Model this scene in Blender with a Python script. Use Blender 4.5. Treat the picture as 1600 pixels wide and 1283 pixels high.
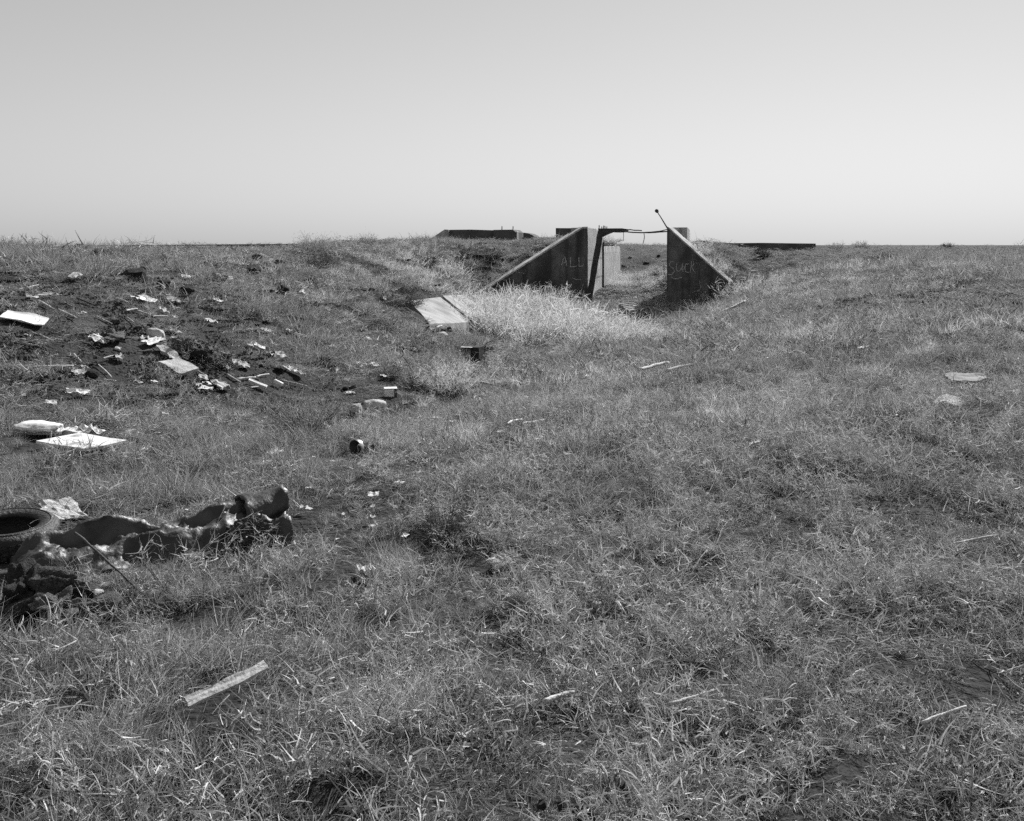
import bpy, bmesh, math, random
import numpy as np
from mathutils import Vector, Matrix, noise as mnoise

scene = bpy.context.scene
for o in list(bpy.data.objects):
    bpy.data.objects.remove(o)
COL = scene.collection
R = math.radians
F, CX, HZ, EYE = 1500.0, 800.0, 383.0, 1.6      # lens in pixels of the 1600 px wide picture

# ------------------------------------------------------------------ camera
cam = bpy.data.cameras.new('camera')
cam.sensor_fit = 'HORIZONTAL'; cam.sensor_width = 36.0
cam.lens = 36.0 * F / 1600.0
cam.shift_y = -(1283 / 2 - HZ) / 1600.0          # view camera: level back, lens lowered
cam.clip_start = 0.05; cam.clip_end = 9000
camo = bpy.data.objects.new('camera', cam); COL.objects.link(camo)
camo.location = (0, 0, EYE); camo.rotation_euler = (R(90), 0, 0)
scene.camera = camo

# ------------------------------------------------------------------ sky, sun, exposure
SUN_EL, SUN_AZ = 38.0, 28.0                      # azimuth measured from +Y towards +X
world = bpy.data.worlds.new('World'); scene.world = world; world.use_nodes = True
wn = world.node_tree.nodes; wl = world.node_tree.links
sky = wn.new('ShaderNodeTexSky'); sky.sky_type = 'NISHITA'; sky.sun_disc = False
sky.sun_elevation = R(SUN_EL); sky.sun_rotation = R(SUN_AZ)
sky.altitude = 1600; sky.air_density = 1.0; sky.dust_density = 0.6; sky.ozone_density = 1.0
bw = wn.new('ShaderNodeSeparateColor')             # blue-sensitive black-and-white film
wl.new(sky.outputs[0], bw.inputs[0]); pw = wn.new('ShaderNodeMath'); pw.operation = 'POWER'; pw.inputs[1].default_value = 0.8   # soft film response, whole sky alike
wl.new(bw.outputs[2], pw.inputs[0]); wl.new(pw.outputs[0], wn['Background'].inputs[0])
wn['Background'].inputs[1].default_value = 0.081
sl = bpy.data.lights.new('sun', 'SUN'); sl.energy = 5.0; sl.angle = R(0.5); sl.color = (1, 1, 1)
so = bpy.data.objects.new('sun', sl); COL.objects.link(so)
sd = Vector((math.sin(R(SUN_AZ)) * math.cos(R(SUN_EL)), math.cos(R(SUN_AZ)) * math.cos(R(SUN_EL)), math.sin(R(SUN_EL))))
so.rotation_euler = sd.to_track_quat('Z', 'Y').to_euler(); so.location = (20, 30, 40)
scene.view_settings.view_transform = 'Standard'; scene.view_settings.look = 'None'
scene.view_settings.gamma = 1.0; scene.view_settings.exposure = 0.6
scene.view_settings.use_curve_mapping = False
scene.cycles.max_bounces = 3; scene.cycles.diffuse_bounces = 1; scene.cycles.transparent_max_bounces = 2
scene.cycles.adaptive_threshold = 0.03
scene.cycles.use_denoising = False

# ------------------------------------------------------------------ materials
MATS = {}
def mat(name, c0, c1, scale=8.0, rough=0.9, bump=0.3, bscale=None, detail=6.0, c2=None, streak=None, stain=None, spec=0.3, metallic=0.0, bdist=0.02):
    m = bpy.data.materials.new(name); m.use_nodes = True; nt = m.node_tree; N = nt.nodes; L = nt.links
    p = N['Principled BSDF']; p.inputs['Roughness'].default_value = rough
    p.inputs['Specular IOR Level'].default_value = spec; p.inputs['Metallic'].default_value = metallic
    tc = N.new('ShaderNodeTexCoord')
    n1 = N.new('ShaderNodeTexNoise'); n1.inputs['Scale'].default_value = scale; n1.inputs['Detail'].default_value = detail
    n1.inputs['Roughness'].default_value = 0.65
    L.new(tc.outputs['Object'], n1.inputs['Vector'])
    cr = N.new('ShaderNodeValToRGB'); cr.color_ramp.elements[0].position = 0.35; cr.color_ramp.elements[1].position = 0.65
    cr.color_ramp.elements[0].color = (c0, c0, c0, 1); cr.color_ramp.elements[1].color = (c1, c1, c1, 1)
    L.new(n1.outputs['Fac'], cr.inputs[0]); out = cr.outputs[0]
    if stain is not None:                        # larger blotches of a second tone
        sc, lo, hi, val = stain
        n2 = N.new('ShaderNodeTexNoise'); n2.inputs['Scale'].default_value = sc; n2.inputs['Detail'].default_value = 5
        L.new(tc.outputs['Object'], n2.inputs['Vector'])
        c3 = N.new('ShaderNodeValToRGB'); c3.color_ramp.elements[0].position = lo; c3.color_ramp.elements[1].position = hi
        L.new(n2.outputs['Fac'], c3.inputs[0])
        mx = N.new('ShaderNodeMix'); mx.data_type = 'RGBA'
        L.new(c3.outputs[0], mx.inputs[0]); L.new(out, mx.inputs[6]); mx.inputs[7].default_value = (val, val, val, 1)
        out = mx.outputs[2]
    if streak is not None:                       # vertical run-off stains
        mp = N.new('ShaderNodeMapping'); mp.inputs['Scale'].default_value = (streak[0], streak[0], streak[0] * 0.07)
        n4 = N.new('ShaderNodeTexNoise'); n4.inputs['Scale'].default_value = 1.0; n4.inputs['Detail'].default_value = 6
        L.new(tc.outputs['Object'], mp.inputs['Vector']); L.new(mp.outputs[0], n4.inputs['Vector'])
        c4 = N.new('ShaderNodeValToRGB'); c4.color_ramp.elements[0].position = 0.47; c4.color_ramp.elements[1].position = 0.70
        L.new(n4.outputs['Fac'], c4.inputs[0])
        m4 = N.new('ShaderNodeMix'); m4.data_type = 'RGBA'; L.new(c4.outputs[0], m4.inputs[0]); L.new(out, m4.inputs[6]); m4.inputs[7].default_value = (streak[1],) * 3 + (1,)
        out = m4.outputs[2]
    L.new(out, p.inputs['Base Color'])
    nb = N.new('ShaderNodeTexNoise'); nb.inputs['Scale'].default_value = bscale or scale * 4; nb.inputs['Detail'].default_value = 6
    L.new(tc.outputs['Object'], nb.inputs['Vector'])
    b = N.new('ShaderNodeBump'); b.inputs['Strength'].default_value = bump; b.inputs['Distance'].default_value = bdist
    L.new(nb.outputs['Fac'], b.inputs['Height']); L.new(b.outputs[0], p.inputs['Normal'])
    MATS[name] = m
    return m

def straw_mat(name, lo, hi, trans=0.35):
    m = bpy.data.materials.new(name); m.use_nodes = True; nt = m.node_tree; N = nt.nodes; L = nt.links
    N.remove(N['Principled BSDF'])
    at = N.new('ShaderNodeAttribute'); at.attribute_name = 'tone'
    oi = N.new('ShaderNodeObjectInfo')
    a = N.new('ShaderNodeMath'); a.operation = 'MULTIPLY_ADD'
    L.new(oi.outputs['Random'], a.inputs[0]); a.inputs[1].default_value = 0.35
    L.new(at.outputs['Fac'], a.inputs[2])
    mr = N.new('ShaderNodeMapRange'); mr.inputs['From Min'].default_value = 0; mr.inputs['From Max'].default_value = 1.35
    mr.inputs['To Min'].default_value = lo; mr.inputs['To Max'].default_value = hi
    L.new(a.outputs[0], mr.inputs['Value'])
    d = N.new('ShaderNodeBsdfDiffuse'); t = N.new('ShaderNodeBsdfTranslucent'); g = N.new('ShaderNodeBsdfGlossy')
    g.inputs['Roughness'].default_value = 0.45
    L.new(mr.outputs[0], d.inputs[0]); L.new(mr.outputs[0], t.inputs[0]); g.inputs[0].default_value = (0.5, 0.5, 0.5, 1)
    mx = N.new('ShaderNodeMixShader'); mx.inputs[0].default_value = trans
    L.new(d.outputs[0], mx.inputs[1]); L.new(t.outputs[0], mx.inputs[2])
    m2 = N.new('ShaderNodeMixShader'); m2.inputs[0].default_value = 0.025
    L.new(mx.outputs[0], m2.inputs[1]); L.new(g.outputs[0], m2.inputs[2])
    L.new(m2.outputs[0], N['Material Output'].inputs[0])
    MATS[name] = m
    return m

mat('soil', 0.011, 0.034, 1.6, 1.0, 1.0, 22.0, 10, stain=(0.5, 0.5, 0.7, 0.06), bdist=0.06)
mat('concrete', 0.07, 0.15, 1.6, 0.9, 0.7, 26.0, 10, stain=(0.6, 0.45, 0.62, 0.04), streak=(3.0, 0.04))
mat('concrete_pale', 0.36, 0.52, 2.5, 0.9, 0.5, 26.0, 8, stain=(0.9, 0.5, 0.75, 0.2), streak=(4.0, 0.2))  # lighter copy of concrete, with sunlight on lit parts put into its colour
mat('concrete_mid', 0.24, 0.34, 2.5, 0.9, 0.5, 26.0, 8, stain=(1.4, 0.45, 0.7, 0.15))
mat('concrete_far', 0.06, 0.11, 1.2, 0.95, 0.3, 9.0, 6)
mat('timber_dark', 0.03, 0.075, 9.0, 0.85, 0.5, 40.0)
mat('timber_grey', 0.30, 0.48, 12.0, 0.85, 0.5, 45.0, stain=(4.0, 0.5, 0.7, 0.16))
mat('timber_bright', 0.55, 0.7, 12.0, 0.8, 0.4, 45.0, stain=(5.0, 0.55, 0.68, 0.18))
mat('stick_pale', 0.32, 0.55, 20.0, 0.85, 0.5, 60.0)
mat('stick_dark', 0.04, 0.09, 20.0, 0.85, 0.5, 60.0)
mat('chalk', 0.28, 0.42, 14.0, 1.0, 0.2, 60.0, stain=(9.0, 0.45, 0.7, 0.2))
mat('white_sheet', 0.72, 0.84, 3.0, 0.5, 0.1, 12.0)
mat('paper', 0.55, 0.76, 9.0, 0.85, 0.25, 40.0, stain=(7.0, 0.55, 0.72, 0.22))
mat('paper_grey', 0.34, 0.55, 9.0, 0.9, 0.35, 40.0)
mat('rubber', 0.015, 0.03, 9.0, 0.6, 0.5, 60.0, spec=0.4)
mat('tarpaper', 0.016, 0.045, 5.0, 0.5, 0.6, 20.0, spec=0.55, stain=(2.5, 0.5, 0.7, 0.10))
mat('timber_plank', 0.30, 0.46, 14.0, 0.85, 0.5, 50.0, stain=(9.0, 0.5, 0.75, 0.16))
mat('shag', 0.02, 0.10, 30.0, 1.0, 1.0, 50.0)
mat('rag', 0.06, 0.2, 22.0, 1.0, 1.0, 50.0)
mat('char', 0.012, 0.04, 15.0, 0.95, 0.8, 40.0)
mat('rust', 0.03, 0.075, 14.0, 0.75, 0.5, 50.0)
mat('tin', 0.45, 0.62, 7.0, 0.45, 0.2, 20.0, stain=(6.0, 0.5, 0.62, 0.14), metallic=0.4)
mat('stone_pale', 0.34, 0.52, 9.0, 0.95, 0.6, 30.0)
mat('stone_dark', 0.05, 0.12, 9.0, 0.95, 0.8, 30.0)
mat('clod', 0.016, 0.045, 12.0, 1.0, 1.0, 26.0)
straw_mat('straw', 0.05, 0.60, 0.26)
straw_mat('weed', 0.022, 0.78, 0.20)
straw_mat('feather', 0.40, 0.78, 0.45)
straw_mat('twig', 0.03, 0.16, 0.1)
straw_mat('pale_twig', 0.3, 0.62, 0.15)

# ------------------------------------------------------------------ helpers
def tag(o, label=None, cat=None, group=None, kind=None):
    if label: o['label'] = label
    if cat: o['category'] = cat
    if group: o['group'] = group
    if kind: o['kind'] = kind
    return o

def link(name, me, m, parent=None, smooth=False):
    o = bpy.data.objects.new(name, me); COL.objects.link(o)
    if m is not None and not me.materials: me.materials.append(MATS[m])
    if parent is not None: o.parent = parent
    if smooth: me.polygons.foreach_set('use_smooth', [True] * len(me.polygons))
    return o

def mesh(name, verts, faces, m, parent=None, smooth=False):
    me = bpy.data.meshes.new(name); me.from_pydata([tuple(v) for v in verts], [], faces); me.update()
    return link(name, me, m, parent, smooth)

def from_bm(name, bm, m, parent=None, smooth=False):
    bmesh.ops.recalc_face_normals(bm, faces=bm.faces[:])
    me = bpy.data.meshes.new(name); bm.to_mesh(me); bm.free()
    return link(name, me, m, parent, smooth)

def empty(name, loc=(0, 0, 0), rz=0):
    o = bpy.data.objects.new(name, None); COL.objects.link(o); o.location = loc; o.rotation_euler = (0, 0, rz)
    o.empty_display_size = 0.1
    return o

def smooth01(a, b, x):
    t = np.clip((x - a) / (b - a), 0, 1); return t * t * (3 - 2 * t)

_rs = np.random.RandomState(7); _tab = _rs.rand(256, 256)
def vnoise(x, y):
    xi = np.floor(x).astype(int); yi = np.floor(y).astype(int); fx = x - xi; fy = y - yi
    fx = fx * fx * (3 - 2 * fx); fy = fy * fy * (3 - 2 * fy)
    a = _tab[xi & 255, yi & 255]; b = _tab[(xi + 1) & 255, yi & 255]; c = _tab[xi & 255, (yi + 1) & 255]; d = _tab[(xi + 1) & 255, (yi + 1) & 255]
    return (a * (1 - fx) + b * fx) * (1 - fy) + (c * (1 - fx) + d * fx) * fy
def fbm(x, y, s, n=4, g=0.5):
    v = 0; a = 1; t = 0
    for k in range(n):
        v = v + a * (vnoise(x * s + 17.3 * k, y * s + 5.1 * k) - 0.5); t += a; a *= g; s *= 2.03
    return v / t

# ------------------------------------------------------------------ the portal's plan
PSI = R(12.0)
AX = np.array([math.sin(PSI), math.cos(PSI)])            # passage axis, going away
RT = np.array([math.cos(PSI), -math.sin(PSI)])           # to the right of the passage
PL = np.array([3.36, 42.7]); TL = np.array([-1.69, 41.0]) # left wing: corner, toe
PR = np.array([6.78, 42.0]); TR = np.array([9.62, 40.2])  # right wing
ZTOP = 2.39; ZTL = -0.64; ZTR = -0.42

# ------------------------------------------------------------------ terrain
CP = []
def cpx(px, py, D): CP.append(((px - CX) / F * D, D, EYE + (HZ - py) / F * D))
def cpw(x, y, z): CP.append((x, y, z))
for x, y, z in [(-12, -12, 0.1), (12, -12, 0.1), (0, -6, 0), (-5, 0, 0.05), (5, 0, 0.08), (0, 0, 0), (0, 3, 0), (3, 3, 0.03), (-3, 3, -0.04),
                (-1.9, 5.1, -0.16), (1.5, 5.5, 0.02), (4, 7, 0.14), (0, 7.5, -0.12), (-12, 4, 0.6), (12, 6, 0.15), (-20, 8, 1.3), (22, 12, 0.35)]:
    cpw(x, y, z)
for px, py, D in [(100, 700, 7.6), (30, 640, 8.8), (30, 505, 11), (30, 440, 13.2), (30, 397, 20), (250, 620, 10.1), (250, 560, 11.4), (250, 500, 12.8),
                  (250, 440, 15), (250, 406, 19), (250, 399, 32), (450, 600, 12.4), (450, 550, 14.4), (450, 480, 17.2), (450, 422, 20.5), (450, 401, 26), (450, 393, 36),
                  (560, 664, 11.2), (600, 560, 17.4), (600, 510, 19.4), (600, 460, 23), (600, 412, 28), (600, 392, 34), (600, 377, 42),
                  (740, 576, 19.5), (850, 558, 23.4), (900, 521, 30.7), (800, 592, 16.5), (680, 610, 14), (985, 482, 41), (930, 484, 40.5), (800, 484, 38), (760, 500, 33.5),
                  (640, 448, 27), (648, 488, 26.4), (700, 514, 26.3), (728, 480, 35), (752, 487, 38), (765, 488, 36), (690, 467, 30.5), (700, 425, 36), (700, 396, 39.5), (700, 380, 44), (640, 405, 33),
                  (820, 399, 46.5), (820, 382, 50), (780, 379, 57), (700, 379, 56), (1000, 600, 13.1), (1000, 560, 18.4), (1080, 530, 22), (1150, 487, 29.3), (1100, 480, 37), (1158, 459, 40.0),
                  (1200, 507, 18.6), (1200, 437, 42), (1210, 400, 52), (1110, 398, 49), (1095, 381, 56), (1260, 394, 54), (1180, 394, 53), (1130, 392, 52), (1220, 398, 50), (1260, 386, 66), (1300, 547, 13.6), (1500, 546, 12.8), (1510, 606, 10.2),
                  (1300, 469, 23.3), (1300, 425, 32), (1300, 400, 46), (1300, 387, 75), (1500, 480, 20.2), (1500, 420, 31), (1500, 396, 52), (1500, 386, 95), (850, 652, 9.6),
                  (200, 405, 24), (300, 406, 29), (300, 398, 45), (400, 405, 33), (400, 398, 48), (120, 402, 22), (350, 402, 38), (220, 400, 38), (320, 396, 54), (430, 396, 54), (300, 390, 57), (420, 390, 57), (180, 391, 57), (500, 382, 45), (550, 378, 50), (650, 378, 50), (520, 386, 38), (760, 379, 53),
                  (100, 391, 50), (450, 386, 60), (100, 386, 100), (600, 381, 90), (1000, 384, 95), (820, 381, 90)]:
    cpx(px, py, D)
for t, z in [(3.0, -1.02), (7, -0.85), (11, -0.45), (15, -0.05), (20, 0.6), (26, 1.15), (34, 1.5)]:
    q = (PL + PR) / 2 + AX * t; cpw(q[0], q[1], z)
    if t > 13:
        for s in (-3, 3): w = q + RT * s; cpw(w[0], w[1], z + 0.15)
for P_, T_, zz_ in ((PL, TL, ((0.0, -1.08), (0.25, -1.08), (0.5, -1.04), (0.75, -0.98), (0.97, -0.85))), (PR, TR, ((0.0, -1.08), (0.35, -1.0), (0.7, -0.8), (1.0, -0.5)))):
    for s_, z_ in zz_:
        w = P_ + (T_ - P_) * s_; cpw(w[0] - 0.05, w[1] - 0.5, z_); cpw(w[0] - 0.2, w[1] - 2.2, z_ - 0.03); cpw(w[0], w[1] + 0.3, z_ + 0.12)
for x, y, z in [(5.6, 39.2, -1.45), (7.0, 38.9, -1.45), (6.3, 40.6, -1.4), (8.0, 39.6, -1.2), (5.4, 37.6, -1.3)]: cpw(x, y, z)
for a_ in ((1040, 505, 35), (1075, 502, 35), (1000, 504, 35.5), (1040, 521, 30), (1085, 492, 37.5), (990, 523, 29.5), (935, 522, 30), (990, 532, 26), (1040, 530, 26)): cpx(*a_)
CP = np.array(CP)
def _U(r2): return 0.5 * r2 * np.log(r2 + 1e-9)
def _solve():
    n = len(CP); P = np.c_[np.ones(n), CP[:, :2]]
    K = _U(((CP[:, None, :2] - CP[None, :, :2]) ** 2).sum(-1)) + np.eye(n) * 0.6
    A = np.zeros((n + 3, n + 3)); A[:n, :n] = K; A[:n, n:] = P; A[n:, :n] = P.T
    return np.linalg.solve(A, np.r_[CP[:, 2], 0, 0, 0])
WT = _solve()
def tps(x, y):
    x = np.asarray(x, float).ravel(); y = np.asarray(y, float).ravel(); out = np.empty_like(x)
    for i in range(0, len(x), 20000):
        xx = x[i:i + 20000]; yy = y[i:i + 20000]
        r2 = (xx[:, None] - CP[None, :, 0]) ** 2 + (yy[:, None] - CP[None, :, 1]) ** 2
        out[i:i + 20000] = _U(r2) @ WT[:-3] + WT[-3] + WT[-2] * xx + WT[-1] * yy
    return out
def terrain(x, y, fine=True):
    x = np.asarray(x, float); sh = x.shape; x = x.ravel(); y = np.asarray(y, float).ravel()
    h = np.clip(tps(np.clip(x, -60, 70), np.clip(y, -12, 110)), -1.6, 2.6)
    h = np.where(h > 1.5, 1.5 + (h - 1.5) * 0.45, h)
    d = np.hypot(x, y - 20)
    far = smooth01(60, 110, d); h = h * (1 - far) + 1.40 * far
    # earth held behind the wing walls
    for (P, T, zt, side) in ((PL, TL, ZTL, -1), (PR, TR, ZTR, 1)):
        dv = T - P; L = np.hypot(*dv); u = dv / L; nb = np.array([-u[1], u[0]])
        if nb[1] < 0: nb = -nb
        qx = x - P[0]; qy = y - P[1]
        s = (qx * u[0] + qy * u[1]) / L; bk = qx * nb[0] + qy * nb[1]
        pas = (qx * RT[0] + qy * RT[1]) * side                       # outside the passage when positive
        wt = ZTOP + (zt - ZTOP) * np.clip((s - 0.06) / 0.94, 0, 1) - 0.22
        wt = np.minimum(wt, 1.72 if side < 0 else 1.52)
        t = qx * AX[0] + qy * AX[1]
        on = (bk > 0.2) & (pas > 0.2) & (s < 1.0)
        fade = smooth01(19, 13, t) if side < 0 else smooth01(8, 4, t)
        lift = np.where(on, np.maximum(0, wt - h), 0) * fade
        h = h + lift
    if fine:
        near = smooth01(140, 30, d)
        h = h + near * (0.18 * fbm(x, y, 0.55, 3) + 0.17 * fbm(x + 40, y, 2.1, 3) + 0.03 * fbm(x, y + 9, 9.0, 2))
    return h.reshape(sh)
def tz(x, y): return float(terrain(np.array([x]), np.array([y]))[0])
KEEP = []
_DS = np.geomspace(1.8, 160, 1400)
def hit(px, py):
    """where the line of sight through that point of the picture meets the ground"""
    xs = (px - CX) / F * _DS; zs = EYE + (HZ - py) / F * _DS
    g = terrain(xs, _DS); k = np.argmax(zs <= g)
    if zs[k] > g[k]: k = len(_DS) - 1
    D = _DS[k]
    return Vector(((px - CX) / F * D, D, float(g[k])))
def at(px, py, D): return Vector(((px - CX) / F * D, D, EYE + (HZ - py) / F * D))
def frame(x, y, yaw=0, dz=0.0, e=0.15):
    dx = (tz(x + e, y) - tz(x - e, y)) / (2 * e); dy = (tz(x, y + e) - tz(x, y - e)) / (2 * e)
    n = Vector((-dx, -dy, 1)).normalized(); t = Vector((math.cos(yaw), math.sin(yaw), 0)); t = (t - n * t.dot(n)).normalized(); b = n.cross(t)
    M = Matrix((t, b, n)).transposed().to_4x4(); M.translation = Vector((x, y, tz(x, y) + dz)); return M

def axis_pts(lo, hi, dlo, dhi, step):
    mid = list(np.arange(dlo, dhi + 1e-6, step)); a = []; v = dhi; s = step
    while v < hi: s *= 1.16; v += s; a.append(min(v, hi))
    b = []; v = dlo; s = step
    while v > lo: s *= 1.16; v -= s; b.append(max(v, lo))
    return np.array(b[::-1] + mid + a)
gx = axis_pts(-4000, 4000, -17, 22, 0.15); gy = axis_pts(-300, 7000, 1.5, 60, 0.15)
GX, GY = np.meshgrid(gx, gy); GZ = terrain(GX, GY)
nx, ny = len(gx), len(gy)
idx = np.arange(nx * ny).reshape(ny, nx)
quads = np.stack([idx[:-1, :-1], idx[:-1, 1:], idx[1:, 1:], idx[1:, :-1]], -1).reshape(-1, 4)
me = bpy.data.meshes.new('ground'); me.vertices.add(nx * ny)
me.vertices.foreach_set('co', np.stack([GX, GY, GZ], -1).ravel().astype(np.float32))
me.loops.add(quads.size); me.loops.foreach_set('vertex_index', quads.ravel().astype(np.int32))
me.polygons.add(len(quads)); me.polygons.foreach_set('loop_start', np.arange(0, quads.size, 4, dtype=np.int32))
me.polygons.foreach_set('loop_total', np.full(len(quads), 4, np.int32))
me.polygons.foreach_set('use_smooth', np.ones(len(quads), bool)); me.update()
tag(link('ground', me, 'soil'), 'dark dry earth of the swale and its banks', 'ground', kind='structure')

# ------------------------------------------------------------------ portal: two wing walls
def wall_block(name, A, B, back, prof, zb, m, parent, seed, chip=0.015, cell=0.18):
    """wall standing on the plan line A->B, thickness vector `back`; prof = [(s, z)...] top outline; cast face slightly uneven"""
    rnd = random.Random(seed)
    A = np.array(A); B = np.array(B); L = np.hypot(*(B - A))
    ss = [p[0] for p in prof]; zz = [p[1] for p in prof]
    n = max(2, int(L / cell)); svals = sorted(set([round(v, 5) for v in np.linspace(0, 1, n + 1)] + [round(s, 5) for s in ss]))
    rows = 10; bm = bmesh.new(); front = []; rear = []
    for s in svals:
        zt = float(np.interp(s, ss, zz)); cf = []; cb = []
        pf = A + (B - A) * s
        ez = (rnd.random() - 0.5) * 2 * chip if 0 < s < 1 else 0
        for r in range(rows + 1):
            t = r / rows; z = zb + (zt - zb) * t + (ez if r == rows else 0)
            w = 0.012 * mnoise.noise(Vector((pf[0] * 1.7 + seed, z * 1.7, seed)))
            k = -w; nrm = np.array(back) / np.hypot(*back)
            q = pf + nrm * (w + (0.012 + rnd.random() * chip if r == rows else 0))
            cf.append(bm.verts.new((q[0], q[1], z)))
            q = pf + np.array(back)
            cb.append(bm.verts.new((q[0], q[1], z + (0.006 - rnd.random() * chip if r == rows else 0))))
        front.append(cf); rear.append(cb)
    for i in range(len(svals) - 1):
        for r in range(rows):
            bm.faces.new((front[i][r], front[i + 1][r], front[i + 1][r + 1], front[i][r + 1]))
            bm.faces.new((rear[i + 1][r], rear[i][r], rear[i][r + 1], rear[i + 1][r + 1]))
        bm.faces.new((front[i][rows], front[i + 1][rows], rear[i + 1][rows], rear[i][rows]))
        bm.faces.new((front[i][0], rear[i][0], rear[i + 1][0], front[i + 1][0]))
    for r in range(rows):
        bm.faces.new((front[0][r], front[0][r + 1], rear[0][r + 1], rear[0][r]))
        bm.faces.new((front[-1][r + 1], front[-1][r], rear[-1][r], rear[-1][r + 1]))
    return from_bm(name, bm, m, parent)

def stroke(bm, pts, A, u, n, w, seed):
    """chalk line as a thin raised ribbon on the wall plane through A (along u, up)"""
    rnd = random.Random(seed); P = []
    for k in range(len(pts) - 1):
        for j in range(4):
            t = j / 4; P.append((pts[k][0] * (1 - t) + pts[k + 1][0] * t, pts[k][1] * (1 - t) + pts[k + 1][1] * t))
    P.append(pts[-1]); prev = None
    for k, (s, z) in enumerate(P):
        a = P[max(0, k - 1)]; b = P[min(len(P) - 1, k + 1)]; dx, dz = b[0] - a[0], b[1] - a[1]; l = math.hypot(dx, dz) or 1
        ww = w * rnd.uniform(0.55, 1.1); ox, oz = -dz / l * ww, dx / l * ww
        row = []
        for sg in (-1, 1):
            q = np.array(A) + np.array(u) * (s + sg * ox) + np.array(n) * 0.022
            row.append(bm.verts.new((q[0], q[1], z + sg * oz)))
        if prev: bm.faces.new((prev[0], prev[1], row[1], row[0]))
        prev = row

def wing(name, P, T, zt, label, capw, seed, aT, aw, side):
    root = empty(name, (0, 0, 0)); tag(root, label, 'wall', 'wing walls of the broken portal')
    dv = T - P; L = np.hypot(*dv); u = dv / L
    ext = T + u * 0.35; LL = L + 0.35; back = np.array([-u[1], u[0]]) * 0.45
    if back[1] < 0: back = -back
    sl = (zt - ZTOP) / (L - capw)
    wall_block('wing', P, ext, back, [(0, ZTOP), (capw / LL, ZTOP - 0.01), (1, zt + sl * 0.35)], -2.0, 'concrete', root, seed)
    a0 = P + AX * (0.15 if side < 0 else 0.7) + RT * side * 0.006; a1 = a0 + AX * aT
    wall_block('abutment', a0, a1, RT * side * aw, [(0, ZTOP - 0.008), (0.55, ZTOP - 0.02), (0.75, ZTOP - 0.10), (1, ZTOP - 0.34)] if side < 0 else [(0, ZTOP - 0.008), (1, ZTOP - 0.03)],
               -2.0, 'concrete_pale', root, seed + 5, chip=0.03)  # paler than the wing: sunlight on this block put into its colour
    # top band: sunlight on the wall top put into its paler colour
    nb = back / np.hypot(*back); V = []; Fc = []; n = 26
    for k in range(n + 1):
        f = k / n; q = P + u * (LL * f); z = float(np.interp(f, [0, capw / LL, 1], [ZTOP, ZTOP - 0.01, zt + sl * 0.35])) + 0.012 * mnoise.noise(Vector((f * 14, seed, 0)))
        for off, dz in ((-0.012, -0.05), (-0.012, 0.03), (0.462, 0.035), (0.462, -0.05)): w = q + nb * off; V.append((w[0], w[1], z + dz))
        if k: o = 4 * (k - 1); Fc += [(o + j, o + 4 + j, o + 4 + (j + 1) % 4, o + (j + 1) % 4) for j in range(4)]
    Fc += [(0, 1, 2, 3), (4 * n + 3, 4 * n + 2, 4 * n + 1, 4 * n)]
    mesh('sunlit_top', V, Fc, 'concrete_pale', root)
    return root, u
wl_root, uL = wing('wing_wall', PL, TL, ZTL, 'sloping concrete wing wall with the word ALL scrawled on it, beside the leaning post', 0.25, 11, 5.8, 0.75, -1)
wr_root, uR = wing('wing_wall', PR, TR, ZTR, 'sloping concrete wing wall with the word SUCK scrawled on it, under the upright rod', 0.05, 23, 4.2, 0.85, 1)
# lower wall running on behind the first abutment
e0 = PL + AX * 5.98 + RT * -0.02; e1 = PL + AX * 15.0
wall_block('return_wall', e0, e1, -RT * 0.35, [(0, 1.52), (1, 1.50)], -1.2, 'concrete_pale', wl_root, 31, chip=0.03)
q = PL + AX * 5.85 + RT * 0.03
mesh('slot_shade_bar', *(lambda c, r, z0, z1: ([(c[0] + sx * r, c[1] + sy * r, z) for z in (z0, z1) for sx, sy in ((-1, -1), (1, -1), (1, 1), (-1, 1))],
     [(0, 1, 5, 4), (1, 2, 6, 5), (2, 3, 7, 6), (3, 0, 4, 7), (4, 5, 6, 7), (0, 3, 2, 1)]))(q, 0.035, -1.2, 1.75), 'rust', wl_root)  # dark bar added to stand for the shade in the slot here
# form-board joints on the inner face
for k, z in enumerate((0.05, 0.95)):
    c0 = PL + AX * 0.2 + RT * 0.008; c1 = PL + AX * 5.9 + RT * 0.008; n = RT * 0.012
    mesh('joint_line', [(c0[0], c0[1], z), (c1[0], c1[1], z + 0.03), (c1[0] + n[0], c1[1] + n[1], z + 0.045), (c0[0] + n[0], c0[1] + n[1], z + 0.015)], [(0, 1, 2, 3)], 'concrete', wl_root)

def wall_s(px, P, u):
    """distance along the wall line where the sight line at px meets it (in plan)"""
    k = (px - CX) / F; return (k * P[1] - P[0]) / (u[0] - k * u[1])
def letters(root, P, u, strokes, seed):
    nrm = np.array([u[1], -u[0]]);
    if nrm[1] > 0: nrm = -nrm
    bm = bmesh.new()
    for k, st in enumerate(strokes):
        pts = []
        for px, py in st:
            s = wall_s(px, P, u); D = P[1] + u[1] * s; pts.append((s, EYE + (HZ - py) / F * D))
        stroke(bm, pts, P, u, nrm, 0.024, seed + k)
    from_bm('lettering', bm, 'chalk', root)
letters(wl_root, PL, uL, [[(877, 415), (880, 405), (882.5, 401), (884, 408), (885.5, 416)], [(878, 411), (885, 410)],
                          [(891, 402), (891, 410), (891, 417), (896, 417), (901, 416)], [(904, 402), (904.5, 410), (904, 416), (909, 416), (912, 414)],
                          [(894, 434), (900, 437), (908, 437)]], 3)
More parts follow.
